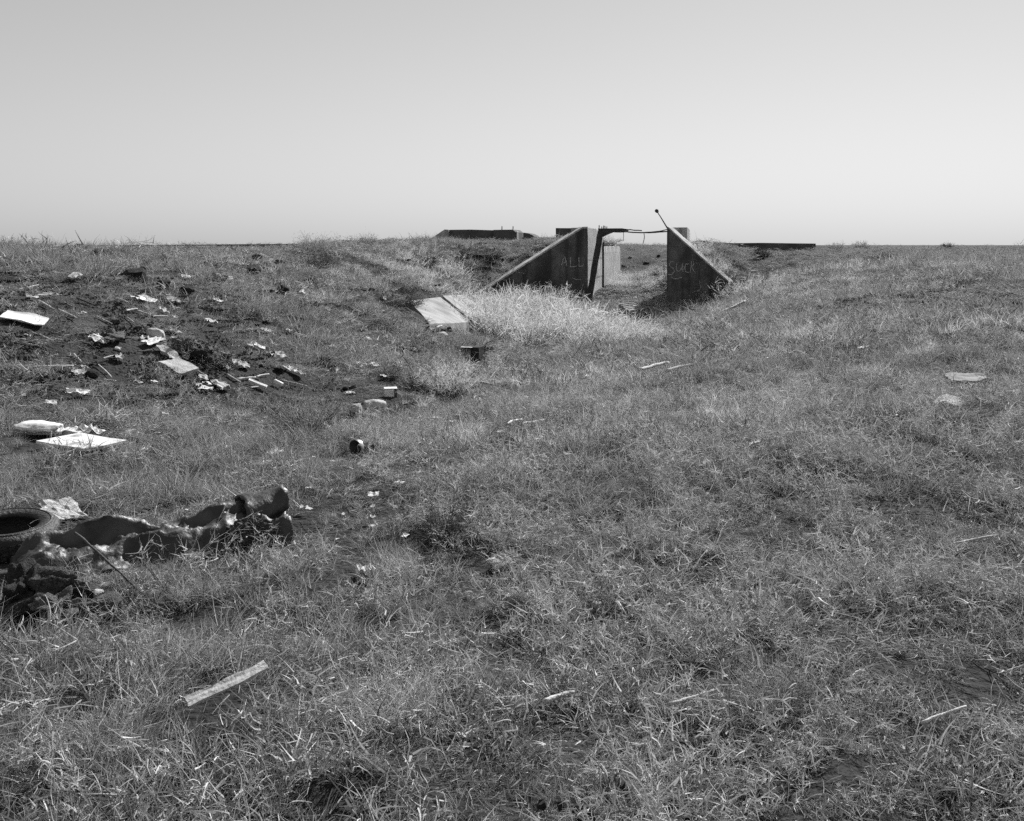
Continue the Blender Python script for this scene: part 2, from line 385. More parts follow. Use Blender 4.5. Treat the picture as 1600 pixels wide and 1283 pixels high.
letters(wr_root, PR, uR, [[(1054, 409), (1049, 409), (1046, 413), (1048, 417), (1053, 420), (1054, 425), (1050, 429), (1044, 429)],
                          [(1058, 411), (1057, 419), (1059, 424), (1063, 423), (1066, 418), (1067, 411), (1067.5, 425)],
                          [(1077, 412), (1072, 413), (1070, 419), (1072, 425), (1077, 426)],
                          [(1081, 408), (1080, 417), (1079, 426)], [(1085, 412), (1081, 417), (1086, 426), (1088, 427)],
                          [(1049, 433), (1054, 436), (1061, 435), (1066, 433)]], 13)

def beam(name, a, b, w, h, m, parent=None, seed=0, n=10, jit=0.012, taper=1.0, up=Vector((0, 0, 1))):
    a = Vector(a); b = Vector(b); d = (b - a); t = d.normalized(); s = t.cross(up)
    if s.length < 1e-3: s = t.cross(Vector((0, 1, 0)))
    s.normalize(); v = s.cross(t); rnd = random.Random(seed); V = []; Fc = []
    for k in range(n + 1):
        f = k / n; c = a + d * f; sc = 1 + (taper - 1) * f
        for su, sv in ((-1, -1), (1, -1), (1, 1), (-1, 1)):
            V.append(c + s * (su * w / 2 * sc + rnd.uniform(-jit, jit)) + v * (sv * h / 2 * sc + rnd.uniform(-jit, jit)))
        if k:
            o = 4 * (k - 1)
            for j in range(4): Fc.append((o + j, o + (j + 1) % 4, o + 4 + (j + 1) % 4, o + 4 + j))
    Fc.append((3, 2, 1, 0)); o = 4 * n; Fc.append((o, o + 1, o + 2, o + 3))
    return mesh(name, V, Fc, m, parent)

def tube(name, pts, radii, m, parent=None, seg=6, bm=None):
    V = []; Fc = []; n = len(pts); pts = [Vector(p) for p in pts]
    if not isinstance(radii, (list, tuple)): radii = [radii] * n
    ref = Vector((0.3, 0.2, 1)).normalized()
    for k in range(n):
        t = (pts[min(n - 1, k + 1)] - pts[max(0, k - 1)]).normalized(); s = t.cross(ref)
        if s.length < 1e-3: s = t.cross(Vector((1, 0, 0)))
        s.normalize(); v = t.cross(s)
        for j in range(seg):
            a = 2 * math.pi * j / seg; V.append(pts[k] + (s * math.cos(a) + v * math.sin(a)) * radii[k])
        if k:
            o = seg * (k - 1)
            for j in range(seg): Fc.append((o + j, o + (j + 1) % seg, o + seg + (j + 1) % seg, o + seg + j))
    Fc.append(tuple(range(seg - 1, -1, -1))); o = seg * (n - 1); Fc.append(tuple(range(o, o + seg)))
    if name is None: return V, Fc
    return mesh(name, V, Fc, m, parent, True)

# leaning post, broken lintel beam, bent bars, rod
pb = at(917, 478, 42.3); pb.z -= 0.25; pt = at(938.5, 362, 43.1)
tag(beam('leaning_post', pb, pt, 0.21, 0.17, 'timber_dark', seed=4, n=14), 'dark squared post leaning across the inner face of the opening', 'post')
bmr = empty('broken_beam'); tag(bmr, 'dark broken lintel beam jutting from the top of the wing wall into the opening', 'beam')
def slabpoly(name, pts, D, th, m, parent, chip=0.01, seed=0, slant=0.0):
    """solid with the given outline standing at distance D, thickness th away from the viewer"""
    rnd = random.Random(seed); bm = bmesh.new(); Fv = []; Bv = []
    for px, py in pts:
        d = D + slant * (px - pts[0][0]); p = at(px, py, d) + Vector((rnd.uniform(-chip, chip), 0, rnd.uniform(-chip, chip)))
        Fv.append(bm.verts.new(p)); Bv.append(bm.verts.new(p + Vector((AX[0] * th, AX[1] * th, 0))))
    bm.faces.new(Fv); bm.faces.new(Bv[::-1]); n = len(pts)
    for k in range(n): bm.faces.new((Fv[k], Bv[k], Bv[(k + 1) % n], Fv[(k + 1) % n]))
    return from_bm(name, bm, m, parent)
slabpoly('beam_body', [(934.5, 357), (948, 357), (960, 356.5), (972, 357), (985, 358.5), (981, 360), (978, 363), (968, 363.2), (957, 363.4), (948, 367), (941, 370), (935, 371)], 43.2, 0.30, 'timber_dark', bmr, 0.01, 3, -0.004)
for k, (px, h) in enumerate(((936, 5), (940.5, 3), (943, 4.5), (945.5, 4), (948, 3))):
    tube('anchor_bolt', [at(px, 357.6, 43.35), at(px + 0.3 * (-1) ** k, 357 - h, 43.35)], 0.022, 'rust', bmr)
def sagpts(a, b, sag, n=12, wob=0.0, seed=0):
    rnd = random.Random(seed); a = Vector(a); b = Vector(b)
    return [a.lerp(b, k / n) + Vector((0, 0, -sag * 4 * (k / n) * (1 - k / n) + rnd.uniform(-wob, wob))) for k in range(n + 1)]
br = empty('bent_bars'); tag(br, 'thin bent reinforcing bars sagging across the gap between the wing walls', 'bars')
DB = lambda px: 43.2 - (px - 935) * 0.010
tube('bar', sagpts(at(972, 361.5, DB(972)), at(1043, 361.5, DB(1043)), 0.06, wob=0.008), 0.03, 'rust', br)
tube('bar', sagpts(at(983, 359, DB(983)), at(1003, 360.5, DB(1003)), 0.0, 6, 0.006, 2), 0.025, 'rust', br)
tube('bar', sagpts(at(1008, 363, DB(1008)), at(1043, 358.5, DB(1043)), 0.03, 8, 0.006, 3), 0.022, 'rust', br)
tube('wire_end', [at(974, 362.5, DB(974)), at(974.5, 369, DB(974)), at(973.6, 377, DB(974))], 0.012, 'rust', br)
tube('wire_end', [at(1006, 363.3, DB(1006)), at(1007, 370, DB(1006)), at(1006, 376, DB(1006)), at(1004.5, 381, DB(1006))], 0.016, 'rust', br)
rod = empty('upright_rod'); tag(rod, 'thin rod with a knob at its tip slanting up from the wing wall top', 'rod')
tube('shaft', [at(1043, 357, 42.2), at(1034, 342, 42.1), at(1027, 331, 42.0)], [0.03, 0.024, 0.02], 'rust', rod)
tube('knob', [at(1028, 332.5, 42.02), at(1027, 331, 42.0), at(1025.5, 328.6, 41.98), at(1024.8, 327.5, 41.97)], [0.03, 0.075, 0.085, 0.04], 'rust', rod, 8)

# ------------------------------------------------------------------ concrete structures beyond
def farwall(name, label, cat, parts, m='concrete_far'):
    r = empty(name); tag(r, label, cat)
    for k, (pn, pts, D, th) in enumerate(parts): slabpoly(pn, pts, D, th, m, r, 0.012, k + 3)
    return r
b1 = farwall('concrete_bunker', 'low dark concrete bunker with a sloping lit end and two pegs on its roof', 'bunker',
        [('wall', [(700, 359.2), (735, 358.8), (771, 359.6), (771, 400), (700, 400)], 62, 0.8), ('block', [(771, 359), (801, 358.6), (806.5, 363), (806.5, 400), (771, 400)], 61.6, 2.4)])
slabpoly('sloping_wing', [(662, 380), (695, 358.6), (701, 358.9), (701, 400), (662, 400)], 61.8, 0.7, 'concrete_pale', b1, 0.01, 8)  # sunlight on this end put into a paler concrete than the wall
slabpoly('ledge', [(744, 370.6), (772, 370.6), (772, 400), (744, 400)], 60.6, 0.5, 'concrete', b1, 0.01, 9)
slabpoly('end_strip', [(806.6, 361), (808.4, 362), (808.4, 380), (806.6, 380)], 61.5, 0.3, 'concrete_pale', b1, 0.0, 9)
for px in (784.2, 801.5): tube('peg', [at(px, 360, 62.4), at(px + 0.2, 353.5, 62.4)], 0.03, 'rust', b1)
farwall('concrete_hump', 'small dark rounded concrete hump beside the bunker', 'concrete hump', [('shell', [(808, 364.3), (818, 363.6), (827, 365), (833, 368), (838, 372), (838, 400), (808, 400)], 66, 2.0)])
farwall('low_wall', 'low concrete wall running from the bunker towards the dark block', 'wall',
        [('wall', [(806, 371.2), (872, 371), (872, 400), (806, 400)], 63.5, 0.35)])
farwall('concrete_block', 'square dark concrete block rising behind the sloping wing wall', 'concrete block', [('block', [(868.5, 356.4), (886, 356.6), (906, 356.2), (906, 400), (868.5, 400)], 60, 1.6)])
farwall('long_wall', 'long low dark concrete wall on the far crest above the littered bank', 'wall',
        [('wall', [(60, 384.4), (200, 383), (330, 381.8), (468, 381.2), (468, 405), (60, 405)], 60, 0.5)])
farwall('end_wall', 'low dark concrete wall with broken edge and square end beyond the wing wall', 'wall',
        [('wall', [(1082, 377.6), (1094, 375.6), (1106, 376.6), (1113, 379.6), (1150, 379.8), (1190, 379.5), (1240, 380.2), (1274.5, 380.4), (1274.5, 402), (1086, 402)], 57, 0.6)])

# ------------------------------------------------------------------ concrete bank slabs
def ground_slab(name, corners, th, m, label, cat, group=None, seed=0, lift=0.03):
    """slab lying on the bank; corners in picture coordinates, order around"""
    rnd = random.Random(seed); C = [hit(*c) for c in corners]; n = 8
    for a_ in (0.15, 0.5, 0.85):
        for b_ in (0.15, 0.5, 0.85): q = C[0].lerp(C[1], a_).lerp(C[3].lerp(C[2], a_), b_); KEEP.append((q.x, q.y - 0.3, 0.8, 1.0))
    V = []; Fc = []
    top = []
    for i in range(n + 1):
        row = []
        for j in range(n + 1):
            a = C[0].lerp(C[1], i / n); b = C[3].lerp(C[2], i / n); p = a.lerp(b, j / n)
            p = p + Vector((rnd.uniform(-1, 1), rnd.uniform(-1, 1), rnd.uniform(-.5, .5))) * (0.012 if i in (0, n) or j in (0, n) else 0.004)
            p.z += lift; row.append(p)
        top.append(row)
    def vid(i, j, k): return (i * (n + 1) + j) * 2 + k
    for i in range(n + 1):
        for j in range(n + 1): V += [top[i][j], top[i][j] - Vector((0, 0, th))]
    for i in range(n):
        for j in range(n):
            Fc.append((vid(i, j, 0), vid(i + 1, j, 0), vid(i + 1, j + 1, 0), vid(i, j + 1, 0)))
            Fc.append((vid(i, j, 1), vid(i, j + 1, 1), vid(i + 1, j + 1, 1), vid(i + 1, j, 1)))
    for i in range(n):
        Fc.append((vid(i, 0, 0), vid(i, 0, 1), vid(i + 1, 0, 1), vid(i + 1, 0, 0))); Fc.append((vid(i, n, 0), vid(i + 1, n, 0), vid(i + 1, n, 1), vid(i, n, 1)))
        Fc.append((vid(0, i, 0), vid(0, i + 1, 0), vid(0, i + 1, 1), vid(0, i, 1))); Fc.append((vid(n, i, 0), vid(n, i, 1), vid(n, i + 1, 1), vid(n, i + 1, 0)))
    o = mesh(name, V, Fc, m); bm = bmesh.new(); bm.from_mesh(o.data); bmesh.ops.recalc_face_normals(bm, faces=bm.faces[:]); bm.to_mesh(o.data); bm.free()
    return tag(o, label, cat, group)
ground_slab('bank_slab', [(640, 481), (688, 474), (736, 515), (672, 520)], 0.25, 'concrete_mid', 'pale concrete bank slab with a kerb of earth along it, farther from the wing wall', 'concrete slab', 'concrete slabs on the bank', 1, 0.18)
ground_slab('bank_slab', [(691, 473.5), (746, 469), (778, 501), (740, 514)], 0.25, 'concrete_mid', 'pale concrete bank slab next to the toe of the wing wall', 'concrete slab', 'concrete slabs on the bank', 2, 0.18)

# ------------------------------------------------------------------ small-thing builders
def board(name, px, py, w, l, t, yaw, m, label, cat, group=None, seed=0, dz=0.03, tilt=(0, 0), warp=0.01, jag=0.0):
    """a board or sheet, w by l metres, lying on the ground"""
    p = hit(px, py); KEEP.append((p.x, p.y, max(w, l) * 0.55, 0.95)); warp = min(warp, 0.06 * min(w, l)); rnd = random.Random(seed); nx_, ny_ = 6, 10; V = []; Fc = []
    for k in (1, 0):
        for i in range(nx_ + 1):
            for j in range(ny_ + 1):
                u, v = i / nx_ - .5, j / ny_ - .5
                z = warp * (mnoise.noise(Vector((u * 2.3 + seed, v * 2.3, 1.3))) * 2 + (2 * v) ** 2 * 0.6)
                ex = jag * rnd.uniform(-1, 1) if (j in (0, ny_) or i in (0, nx_)) else 0
                V.append((u * w + ex * 0.4, v * l + ex, z + (t if k else 0)))
    M = (nx_ + 1) * (ny_ + 1)
    def g(i, j, k): return k * M + i * (ny_ + 1) + j
    for i in range(nx_):
        for j in range(ny_):
            Fc.append((g(i, j, 0), g(i + 1, j, 0), g(i + 1, j + 1, 0), g(i, j + 1, 0))); Fc.append((g(i, j, 1), g(i, j + 1, 1), g(i + 1, j + 1, 1), g(i + 1, j, 1)))
    for i in range(nx_):
        Fc.append((g(i, 0, 0), g(i, 0, 1), g(i + 1, 0, 1), g(i + 1, 0, 0))); Fc.append((g(i, ny_, 0), g(i + 1, ny_, 0), g(i + 1, ny_, 1), g(i, ny_, 1)))
    for j in range(ny_):
        Fc.append((g(0, j, 0), g(0, j + 1, 0), g(0, j + 1, 1), g(0, j, 1))); Fc.append((g(nx_, j, 0), g(nx_, j, 1), g(nx_, j + 1, 1), g(nx_, j + 1, 0)))
    o = mesh(name, V, Fc, m)
    o.matrix_world = frame(p.x, p.y, R(yaw), dz) @ Matrix.Rotation(R(tilt[0]), 4, 'X') @ Matrix.Rotation(R(tilt[1]), 4, 'Y')
    return tag(o, label, cat, group)

def scrap_mesh(seed, n=7, crump=0.25):
    """a crumpled sheet about one metre wide (scaled when placed)"""
    rnd = random.Random(seed); V = []; Fc = []; off = Vector((rnd.uniform(0, 50), rnd.uniform(0, 50), 0))
    for i in range(n + 1):
        for j in range(n + 1):
            u, v = i / n - .5, j / n - .5
            p = Vector((u, v, 0)); q = p * 2.6 + off
            edge = 1 + 0.2 * mnoise.noise(q * 0.8 + Vector((9, 3, 1)))
            V.append((u * edge + 0.08 * mnoise.noise(q * 2), v * edge * 0.75 + 0.08 * mnoise.noise(q * 2 + Vector((5, 5, 5))),
                      crump * (abs(mnoise.noise(q)) + 0.5 * abs(mnoise.noise(q * 2.3)))))
    for i in range(n):
        for j in range(n):
            a = i * (n + 1) + j; Fc.append((a, a + n + 1, a + n + 2, a + 1))
    me = bpy.data.meshes.new('paper_scrap'); me.from_pydata(V, [], Fc); me.update(); return me
def scrap(name, px, py, size, m, label, cat, group=None, seed=0, yaw=None, crump=0.25, dz=0.03, n=7, squash=1.0):
    p = hit(px, py); KEEP.append((p.x, p.y - size * 0.15, size * 0.6, 0.85)); rnd = random.Random(seed + 77)
    me = scrap_mesh(seed, n, crump); o = link(name, me, m)
    o.matrix_world = frame(p.x, p.y, rnd.uniform(0, 6.28) if yaw is None else R(yaw), dz) @ Matrix.Diagonal((size, size * squash, size, 1))
    return tag(o, label, cat, group)

def rock_mesh(seed, sub=2, rough=0.35, flat=1.0, sx=1.0, sy=1.0):
    bm = bmesh.new(); bmesh.ops.create_icosphere(bm, subdivisions=sub, radius=0.5); rnd = random.Random(seed)
    off = Vector((rnd.uniform(0, 99), rnd.uniform(0, 99), rnd.uniform(0, 99)))
    planes = [(Vector((rnd.gauss(0, 1), rnd.gauss(0, 1), rnd.gauss(0, 1))).normalized(), rnd.uniform(0.28, 0.42)) for _ in range(6)]
    for v in bm.verts:
        p = v.co.copy()
        for n, d in planes:
            k = p.dot(n)
            if k > d: p -= n * (k - d)
        p *= 1 + rough * mnoise.noise(p * 3 + off) + rough * 0.5 * mnoise.noise(p * 7 + off)
        v.co = Vector((p.x * sx, p.y * sy, p.z * flat))
    me = bpy.data.meshes.new('rock'); bm.to_mesh(me); bm.free(); return me
def rock(name, px, py, size, m, label, cat, group=None, seed=0, sub=2, rough=0.35, flat=0.75, sx=1.0, sy=1.0, sink=0.18, yaw=None):
    p = hit(px, py); KEEP.append((p.x, p.y, size * 0.6, 0.85)); o = link(name, rock_mesh(seed, sub, rough, flat, sx, sy), m)
    rnd = random.Random(seed)
    o.location = p + Vector((0, size * sy * 0.25, size * flat * (0.5 - sink))); o.scale = (size,) * 3; o.rotation_euler = (0, 0, rnd.uniform(0, 6) if yaw is None else R(yaw))
    return tag(o, label, cat, group)

def stick(name, a, b, r, m, label, cat='stick', group=None, seed=0, lift=0.01, lift2=None, bend=0.03, flatten=False):
    A = hit(*a); B = hit(*b); A.z += r + lift; B.z += r + (lift if lift2 is None else lift2); L = (B - A).length; rnd = random.Random(seed); n = 9; pts = []; rad = []
    nv = Vector((rnd.uniform(-1, 1), rnd.uniform(-1, 1), rnd.uniform(0, 0.6)))
    for k in range(5): q = A.lerp(B, k / 4); KEEP.append((q.x, q.y - r, max(0.03, r * 3), 0.7))
    for k in range(n + 1):
        f = k / n; p = A.lerp(B, f) + nv * L * bend * math.sin(f * math.pi) + Vector((rnd.uniform(-1, 1), rnd.uniform(-1, 1), rnd.uniform(-1, 1))) * L * 0.004
        g = tz(p.x, p.y) + r * 0.6
        if p.z < g: p.z = g
        pts.append(p); rad.append(r * (1 - 0.35 * f) * rnd.uniform(0.85, 1.12))
    return tag(tube(name, pts, rad, m, None, 6), label, cat, group)

def lathe(prof, seg=18):
    V = []; Fc = []
    for r, z in prof:
        for j in range(seg): a = 2 * math.pi * j / seg; V.append((r * math.cos(a), r * math.sin(a), z))
    for k in range(len(prof) - 1):
        for j in range(seg): Fc.append((k * seg + j, k * seg + (j + 1) % seg, (k + 1) * seg + (j + 1) % seg, (k + 1) * seg + j))
    return V, Fc

# ------------------------------------------------------------------ ribbons: blades, twigs
class Rib:
    def __init__(s): s.V = []; s.F = []; s.T = []
    def blade(s, p, d, L, w, curl, tone, rnd, n=3, droop=0.0, flat=None):
        """thin tapering ribbon; d start direction, curl a vector added to the direction along the way"""
        p = Vector(p); d = Vector(d).normalized(); side = d.cross(Vector((rnd.uniform(-1, 1), rnd.uniform(-1, 1), rnd.uniform(-1, 1))))
        if side.length < 1e-3: side = Vector((1, 0, 0))
        side.normalize(); b = len(s.V)
        for k in range(n + 1):
            f = k / n; ww = w * (1 - f * 0.85) * 0.5
            s.V.append(p + side * ww); s.V.append(p - side * ww); s.T += [tone, tone]
            d = (d + curl * (1.0 / n) + Vector((0, 0, -droop / n))).normalized(); p = p + d * (L / n)
        for k in range(n): s.F.append((b + 2 * k, b + 2 * k + 1, b + 2 * k + 3, b + 2 * k + 2))
        return p, d
    def mesh(s, name, m):
        me = bpy.data.meshes.new(name); me.from_pydata([tuple(v) for v in s.V], [], s.F)
        at_ = me.attributes.new('tone', 'FLOAT', 'POINT'); at_.data.foreach_set('value', np.clip(np.array(s.T, np.float32), 0, 1))
        me.materials.append(MATS[m]); me.update(); return me
def rdir(rnd, lo, hi):
    """random direction, elevation between lo and hi degrees"""
    a = rnd.uniform(0, 6.283); e = R(rnd.uniform(lo, hi)); return Vector((math.cos(a) * math.cos(e), math.sin(a) * math.cos(e), math.sin(e)))
def rvec(rnd, s): return Vector((rnd.gauss(0, s), rnd.gauss(0, s), rnd.gauss(0, s)))

def proto_curly(seed, n, spread, L, w, mname='weed'):
    rnd = random.Random(seed); r = Rib()
    for k in range(n):
        a = rnd.uniform(0, 6.28); q = spread * math.sqrt(rnd.random()); p = Vector((q * math.cos(a), q * math.sin(a), rnd.uniform(-0.01, 0.025)))
        t = rnd.random() ** 1.9
        r.blade(p, rdir(rnd, 0, 75), L * rnd.uniform(0.4, 1.1), w * rnd.uniform(0.6, 1.4), rvec(rnd, 1.25), t, rnd, 4, rnd.uniform(0, 0.8))
    return r.mesh('weed_clump', mname)
def proto_tuft(seed, n, spread, L, w, lean=(25, 85), mname='straw', n2=3):
    rnd = random.Random(seed); r = Rib(); wind = rdir(rnd, 0, 10) * 0.5
    for k in range(n):
        a = rnd.uniform(0, 6.28); q = spread * math.sqrt(rnd.random()); p = Vector((q * math.cos(a), q * math.sin(a), -0.01))
        d = rdir(rnd, *lean) + Vector((math.cos(a), math.sin(a), 0)) * 0.35
        r.blade(p, d, L * rnd.uniform(0.35, 1.15), w * rnd.uniform(0.6, 1.3), rvec(rnd, 0.3) + wind, rnd.random(), rnd, n2, rnd.uniform(0.1, 0.9))
    return r.mesh('grass_tuft', mname)
def proto_thatch(seed, n, spread, L, w):
    rnd = random.Random(seed); r = Rib()
    for k in range(n):
        a = rnd.uniform(0, 6.28); q = spread * math.sqrt(rnd.random()); p = Vector((q * math.cos(a), q * math.sin(a), rnd.uniform(0.0, 0.03)))
        r.blade(p, rdir(rnd, -4, 22), L * rnd.uniform(0.4, 1.2), w * rnd.uniform(0.6, 1.4), rvec(rnd, 0.3), rnd.random(), rnd, 2, 0.1)
    return r.mesh('straw_mat', 'straw')
def proto_feather(seed, n, spread, L, w):
    """tall dry feathery grass: stalks with fine side hairs"""
    rnd = random.Random(seed); r = Rib()
    for k in range(n):
        a = rnd.uniform(0, 6.28); q = spread * math.sqrt(rnd.random()); p = Vector((q * math.cos(a), q * math.sin(a), -0.02))
        d = rdir(rnd, 40, 88) + Vector((math.cos(a), math.sin(a), 0)) * 0.3; d.normalize(); t = rnd.random(); l = L * rnd.uniform(0.45, 1.1)
        c = rvec(rnd, 0.3); r.blade(p, d, l, w, c, t, rnd, 3, 0.5)
        for j in range(4):
            f = rnd.uniform(0.3, 0.95); r.blade(p + (d + c * f * 0.5).normalized() * l * f, d + rvec(rnd, 0.7), l * rnd.uniform(0.15, 0.35), w * 0.8, rvec(rnd, 0.6), t, rnd, 2, 0.5)
    return r.mesh('feather_grass', 'feather')

# ------------------------------------------------------------------ shrubs and dead stalks
def shrub(px, py, h, rad, nst, label, cat='shrub', group=None, seed=0, m='twig', m2='straw', dens=6, lean=(30, 88), w=0.008):
    """bushy weed: woody stems with many fine twigs; h and rad in metres"""
    p = hit(px, py); KEEP.append((p.x, p.y - rad * 0.6, rad * 0.9, 0.8)); root = empty('dry_shrub', (p.x, p.y, p.z - 0.01)); tag(root, label, cat, group)
    rnd = random.Random(seed); st = Rib(); tw = Rib()
    for k in range(int(nst * 1.9)):
        a = rnd.uniform(0, 6.28); q = rad * 0.55 * math.sqrt(rnd.random()); b = Vector((q * math.cos(a), q * math.sin(a), -0.02))
        d = rdir(rnd, *lean) + Vector((math.cos(a), math.sin(a), 0)) * 0.5; d.normalize(); L = h * rnd.uniform(0.6, 1.15)
        c = rvec(rnd, 0.25); t = rnd.random(); st.blade(b, d, L, w, c, t, rnd, 4, 0.25)
        st.blade(b, d, L, w, c, t, rnd, 4, 0.25)
        for j in range(dens):
            f = rnd.uniform(0.15, 0.95); q2 = b + (d + c * f * 0.5).normalized() * L * f
            dd = (d + rvec(rnd, 0.8)).normalized(); e, de = tw.blade(q2, dd, L * rnd.uniform(0.2, 0.5), w * 0.6, rvec(rnd, 0.5), rnd.random(), rnd, 3, 0.2)
            for i in range(2): tw.blade(q2.lerp(e, rnd.uniform(0.4, 0.9)), dd + rvec(rnd, 0.9), L * rnd.uniform(0.08, 0.2), w * 0.5, rvec(rnd, 0.6), rnd.random(), rnd, 2, 0.1)
    link('stem', st.mesh('stem', m), m, root); link('twigs', tw.mesh('twigs', m2), m2, root)
    return root
def stalk(px, py, h, label, group, seed, lean, az, m='pale_twig', w=0.006, nb=7):
    """one dead branching stalk"""
    p = hit(px, py); rnd = random.Random(seed); V = []; Fc = []
    def limb(a, d, L, r, n=5, depth=0):
        pts = [a]; dd = Vector(d).normalized(); c = rvec(rnd, 0.22)
        for k in range(n):
            dd = (dd + c / n + rvec(rnd, 0.07)).normalized(); pts.append(pts[-1] + dd * L / n)
        v, f = tube(None, pts, [r * (1 - 0.75 * k / n) for k in range(n + 1)], None, None, 4); o = len(V); V.extend(v); Fc.extend([tuple(i + o for i in q) for q in f])
        if depth < 2:
            for k in range(nb if depth == 0 else 3):
                i = rnd.randint(1, n - 1); limb(pts[i], dd + rvec(rnd, 0.75), L * rnd.uniform(0.25, 0.55), r * 0.6, 4, depth + 1)
    d = Vector((math.cos(R(az)) * math.cos(R(lean)), math.sin(R(az)) * math.cos(R(lean)), math.sin(R(lean))))
    limb(p + Vector((0, 0, -0.01)), d, h, w)
    o = mesh('dead_stalk', V, Fc, None); o.data.materials.append(MATS['stick_pale' if m == 'pale_twig' else 'stick_dark'])
    return tag(o, label, 'dead weed', group)

shrub(702, 614, 0.46, 0.42, 70, 'broad pale feathery shrub with a dark base beside the white carton', seed=1, dens=8, w=0.008, m2='feather', lean=(25, 85))
shrub(655, 612, 0.30, 0.25, 40, 'small dark twiggy shrub growing between the white carton and the broad shrub', seed=2, m2='twig', w=0.010)
shrub(606, 592, 0.20, 0.17, 30, 'little dark round shrub behind the white carton', seed=3, m2='twig', w=0.010)
shrub(480, 672, 0.40, 0.34, 70, 'greyish loose shrub on the swale floor with a bare white twig at its edge', seed=4, w=0.008)
shrub(1385, 412, 0.45, 0.6, 90, 'dark spreading shrub alone on the open plain', seed=5, m2='twig', lean=(10, 60), w=0.03, dens=5)
shrub(1482, 389, 0.4, 0.45, 30, 'dark shrub on the skyline of the open plain', seed=6, m2='twig', w=0.04)
shrub(495, 392, 0.5, 0.8, 60, 'bushy grass clump on the bank crest where the long wall ends', seed=7, w=0.012, m='pale_twig')
shrub(492, 422, 0.45, 0.4, 40, 'round dark shrub below the clump on the bank crest', seed=8, m2='twig', w=0.014)
shrub(575, 384, 0.5, 0.3, 24, 'sparse tall bare weed standing up on the bank crest', seed=9, dens=9, w=0.012, lean=(60, 90))
shrub(660, 418, 0.55, 0.5, 45, 'dark shrub on the bank above the pale slabs', seed=10, m2='twig', w=0.02)
shrub(768, 408, 0.5, 0.5, 40, 'dark shrub in a hollow of the bank above the sloping wing wall', seed=11, m2='twig', w=0.02)
shrub(620, 478, 0.45, 0.7, 60, 'dark low shrub spreading on the bank at the upper edge of the slabs', seed=12, m2='twig', lean=(10, 60), w=0.014)
shrub(790, 486, 0.85, 0.8, 60, 'grey tumbleweed piled against the wing wall near the slabs', 'tumbleweed', seed=13, w=0.016)
shrub(870, 500, 0.95, 1.1, 80, 'big pale tumbleweed heap in front of the wing wall marked ALL', 'tumbleweed', seed=14, m='pale_twig', m2='feather', w=0.016)
shrub(690, 838, 0.20, 0.17, 45, 'dark matted tuft in the near grass between the sheeting and the pebble', seed=15, m2='twig', w=0.006)
shrub(1235, 770, 0.22, 0.20, 45, 'dark hollow tuft among the coarse weeds on the near rise', seed=16, m2='weed', w=0.006)
shrub(620, 1125, 0.22, 0.20, 70, 'pale curly weed bush beside the grey plank', seed=17, m='pale_twig', m2='weed', w=0.004, dens=10, lean=(5, 85))
shrub(1195, 1110, 0.20, 0.15, 60, 'small pale rounded weed bush among coarse near weeds', seed=18, m='pale_twig', m2='weed', w=0.0035, dens=9)
shrub(1305, 391, 0.5, 0.5, 26, 'thin tall grass clump beyond the square end of the low wall', seed=19, m='pale_twig', m2='straw', w=0.03, lean=(60, 90))
shrub(1190, 402, 0.4, 0.6, 36, 'dark scrub at the foot of the low wall beyond the portal', seed=20, m2='twig', w=0.03)
shrub(1140, 452, 0.6, 0.9, 60, 'dark scrub in the shaded hollow behind the wing wall toe', seed=21, m2='twig', w=0.02, lean=(10, 60))
shrub(1345, 389, 0.5, 0.4, 22, 'wispy bare weed on the plain left of the skyline shrub', seed=22, w=0.03, lean=(60, 90))
G = 'dead branching stalks in the near weeds'
for k, (px, py, h, lean, az, lab) in enumerate([
    (165, 1090, 0.34, 35, 130, 'pale dead stalk leaning out from under the torn sheeting heap'),
    (365, 1075, 0.26, 40, 100, 'pale dead forked stalk standing behind the grey plank'),
    (300, 1050, 0.22, 15, 20, 'pale dead stalk arching low behind the grey plank'),
    (620, 960, 0.20, 55, 60, 'little pale forked stalk near the crumpled paper'),
    (1075, 905, 0.42, 35, 50, 'long pale forked stalk in the weeds above the pebble'),
    (1320, 690, 0.4, 25, 30, 'thin pale arching stalk in the weeds before the flat pale stone'),
    (690, 1185, 0.30, 20, 60, 'pale dead stalk lying by the dark slanting stick'),
    (230, 830, 0.3, 50, 100, 'pale dead stalk with spread arms behind the black sheeting'),
    (455, 660, 0.30, 50, 60, 'bare white twig at the edge of the loose shrub'),
    (330, 1200, 0.3, 20, 150, 'pale dead stalk bent low in front of the grey plank'),
    (1010, 1060, 0.22, 10, 150, 'pale tangled stalk in the weeds by the pale short stick'),
    (255, 905, 0.36, 25, 10, 'tangle of bare pale twigs caught against the black sheeting')]):
    stalk(px, py, h, lab, G, 50 + k, lean, az, w=0.0042 + 0.0004 * (py < 800), nb=12 if k == 11 else 6)

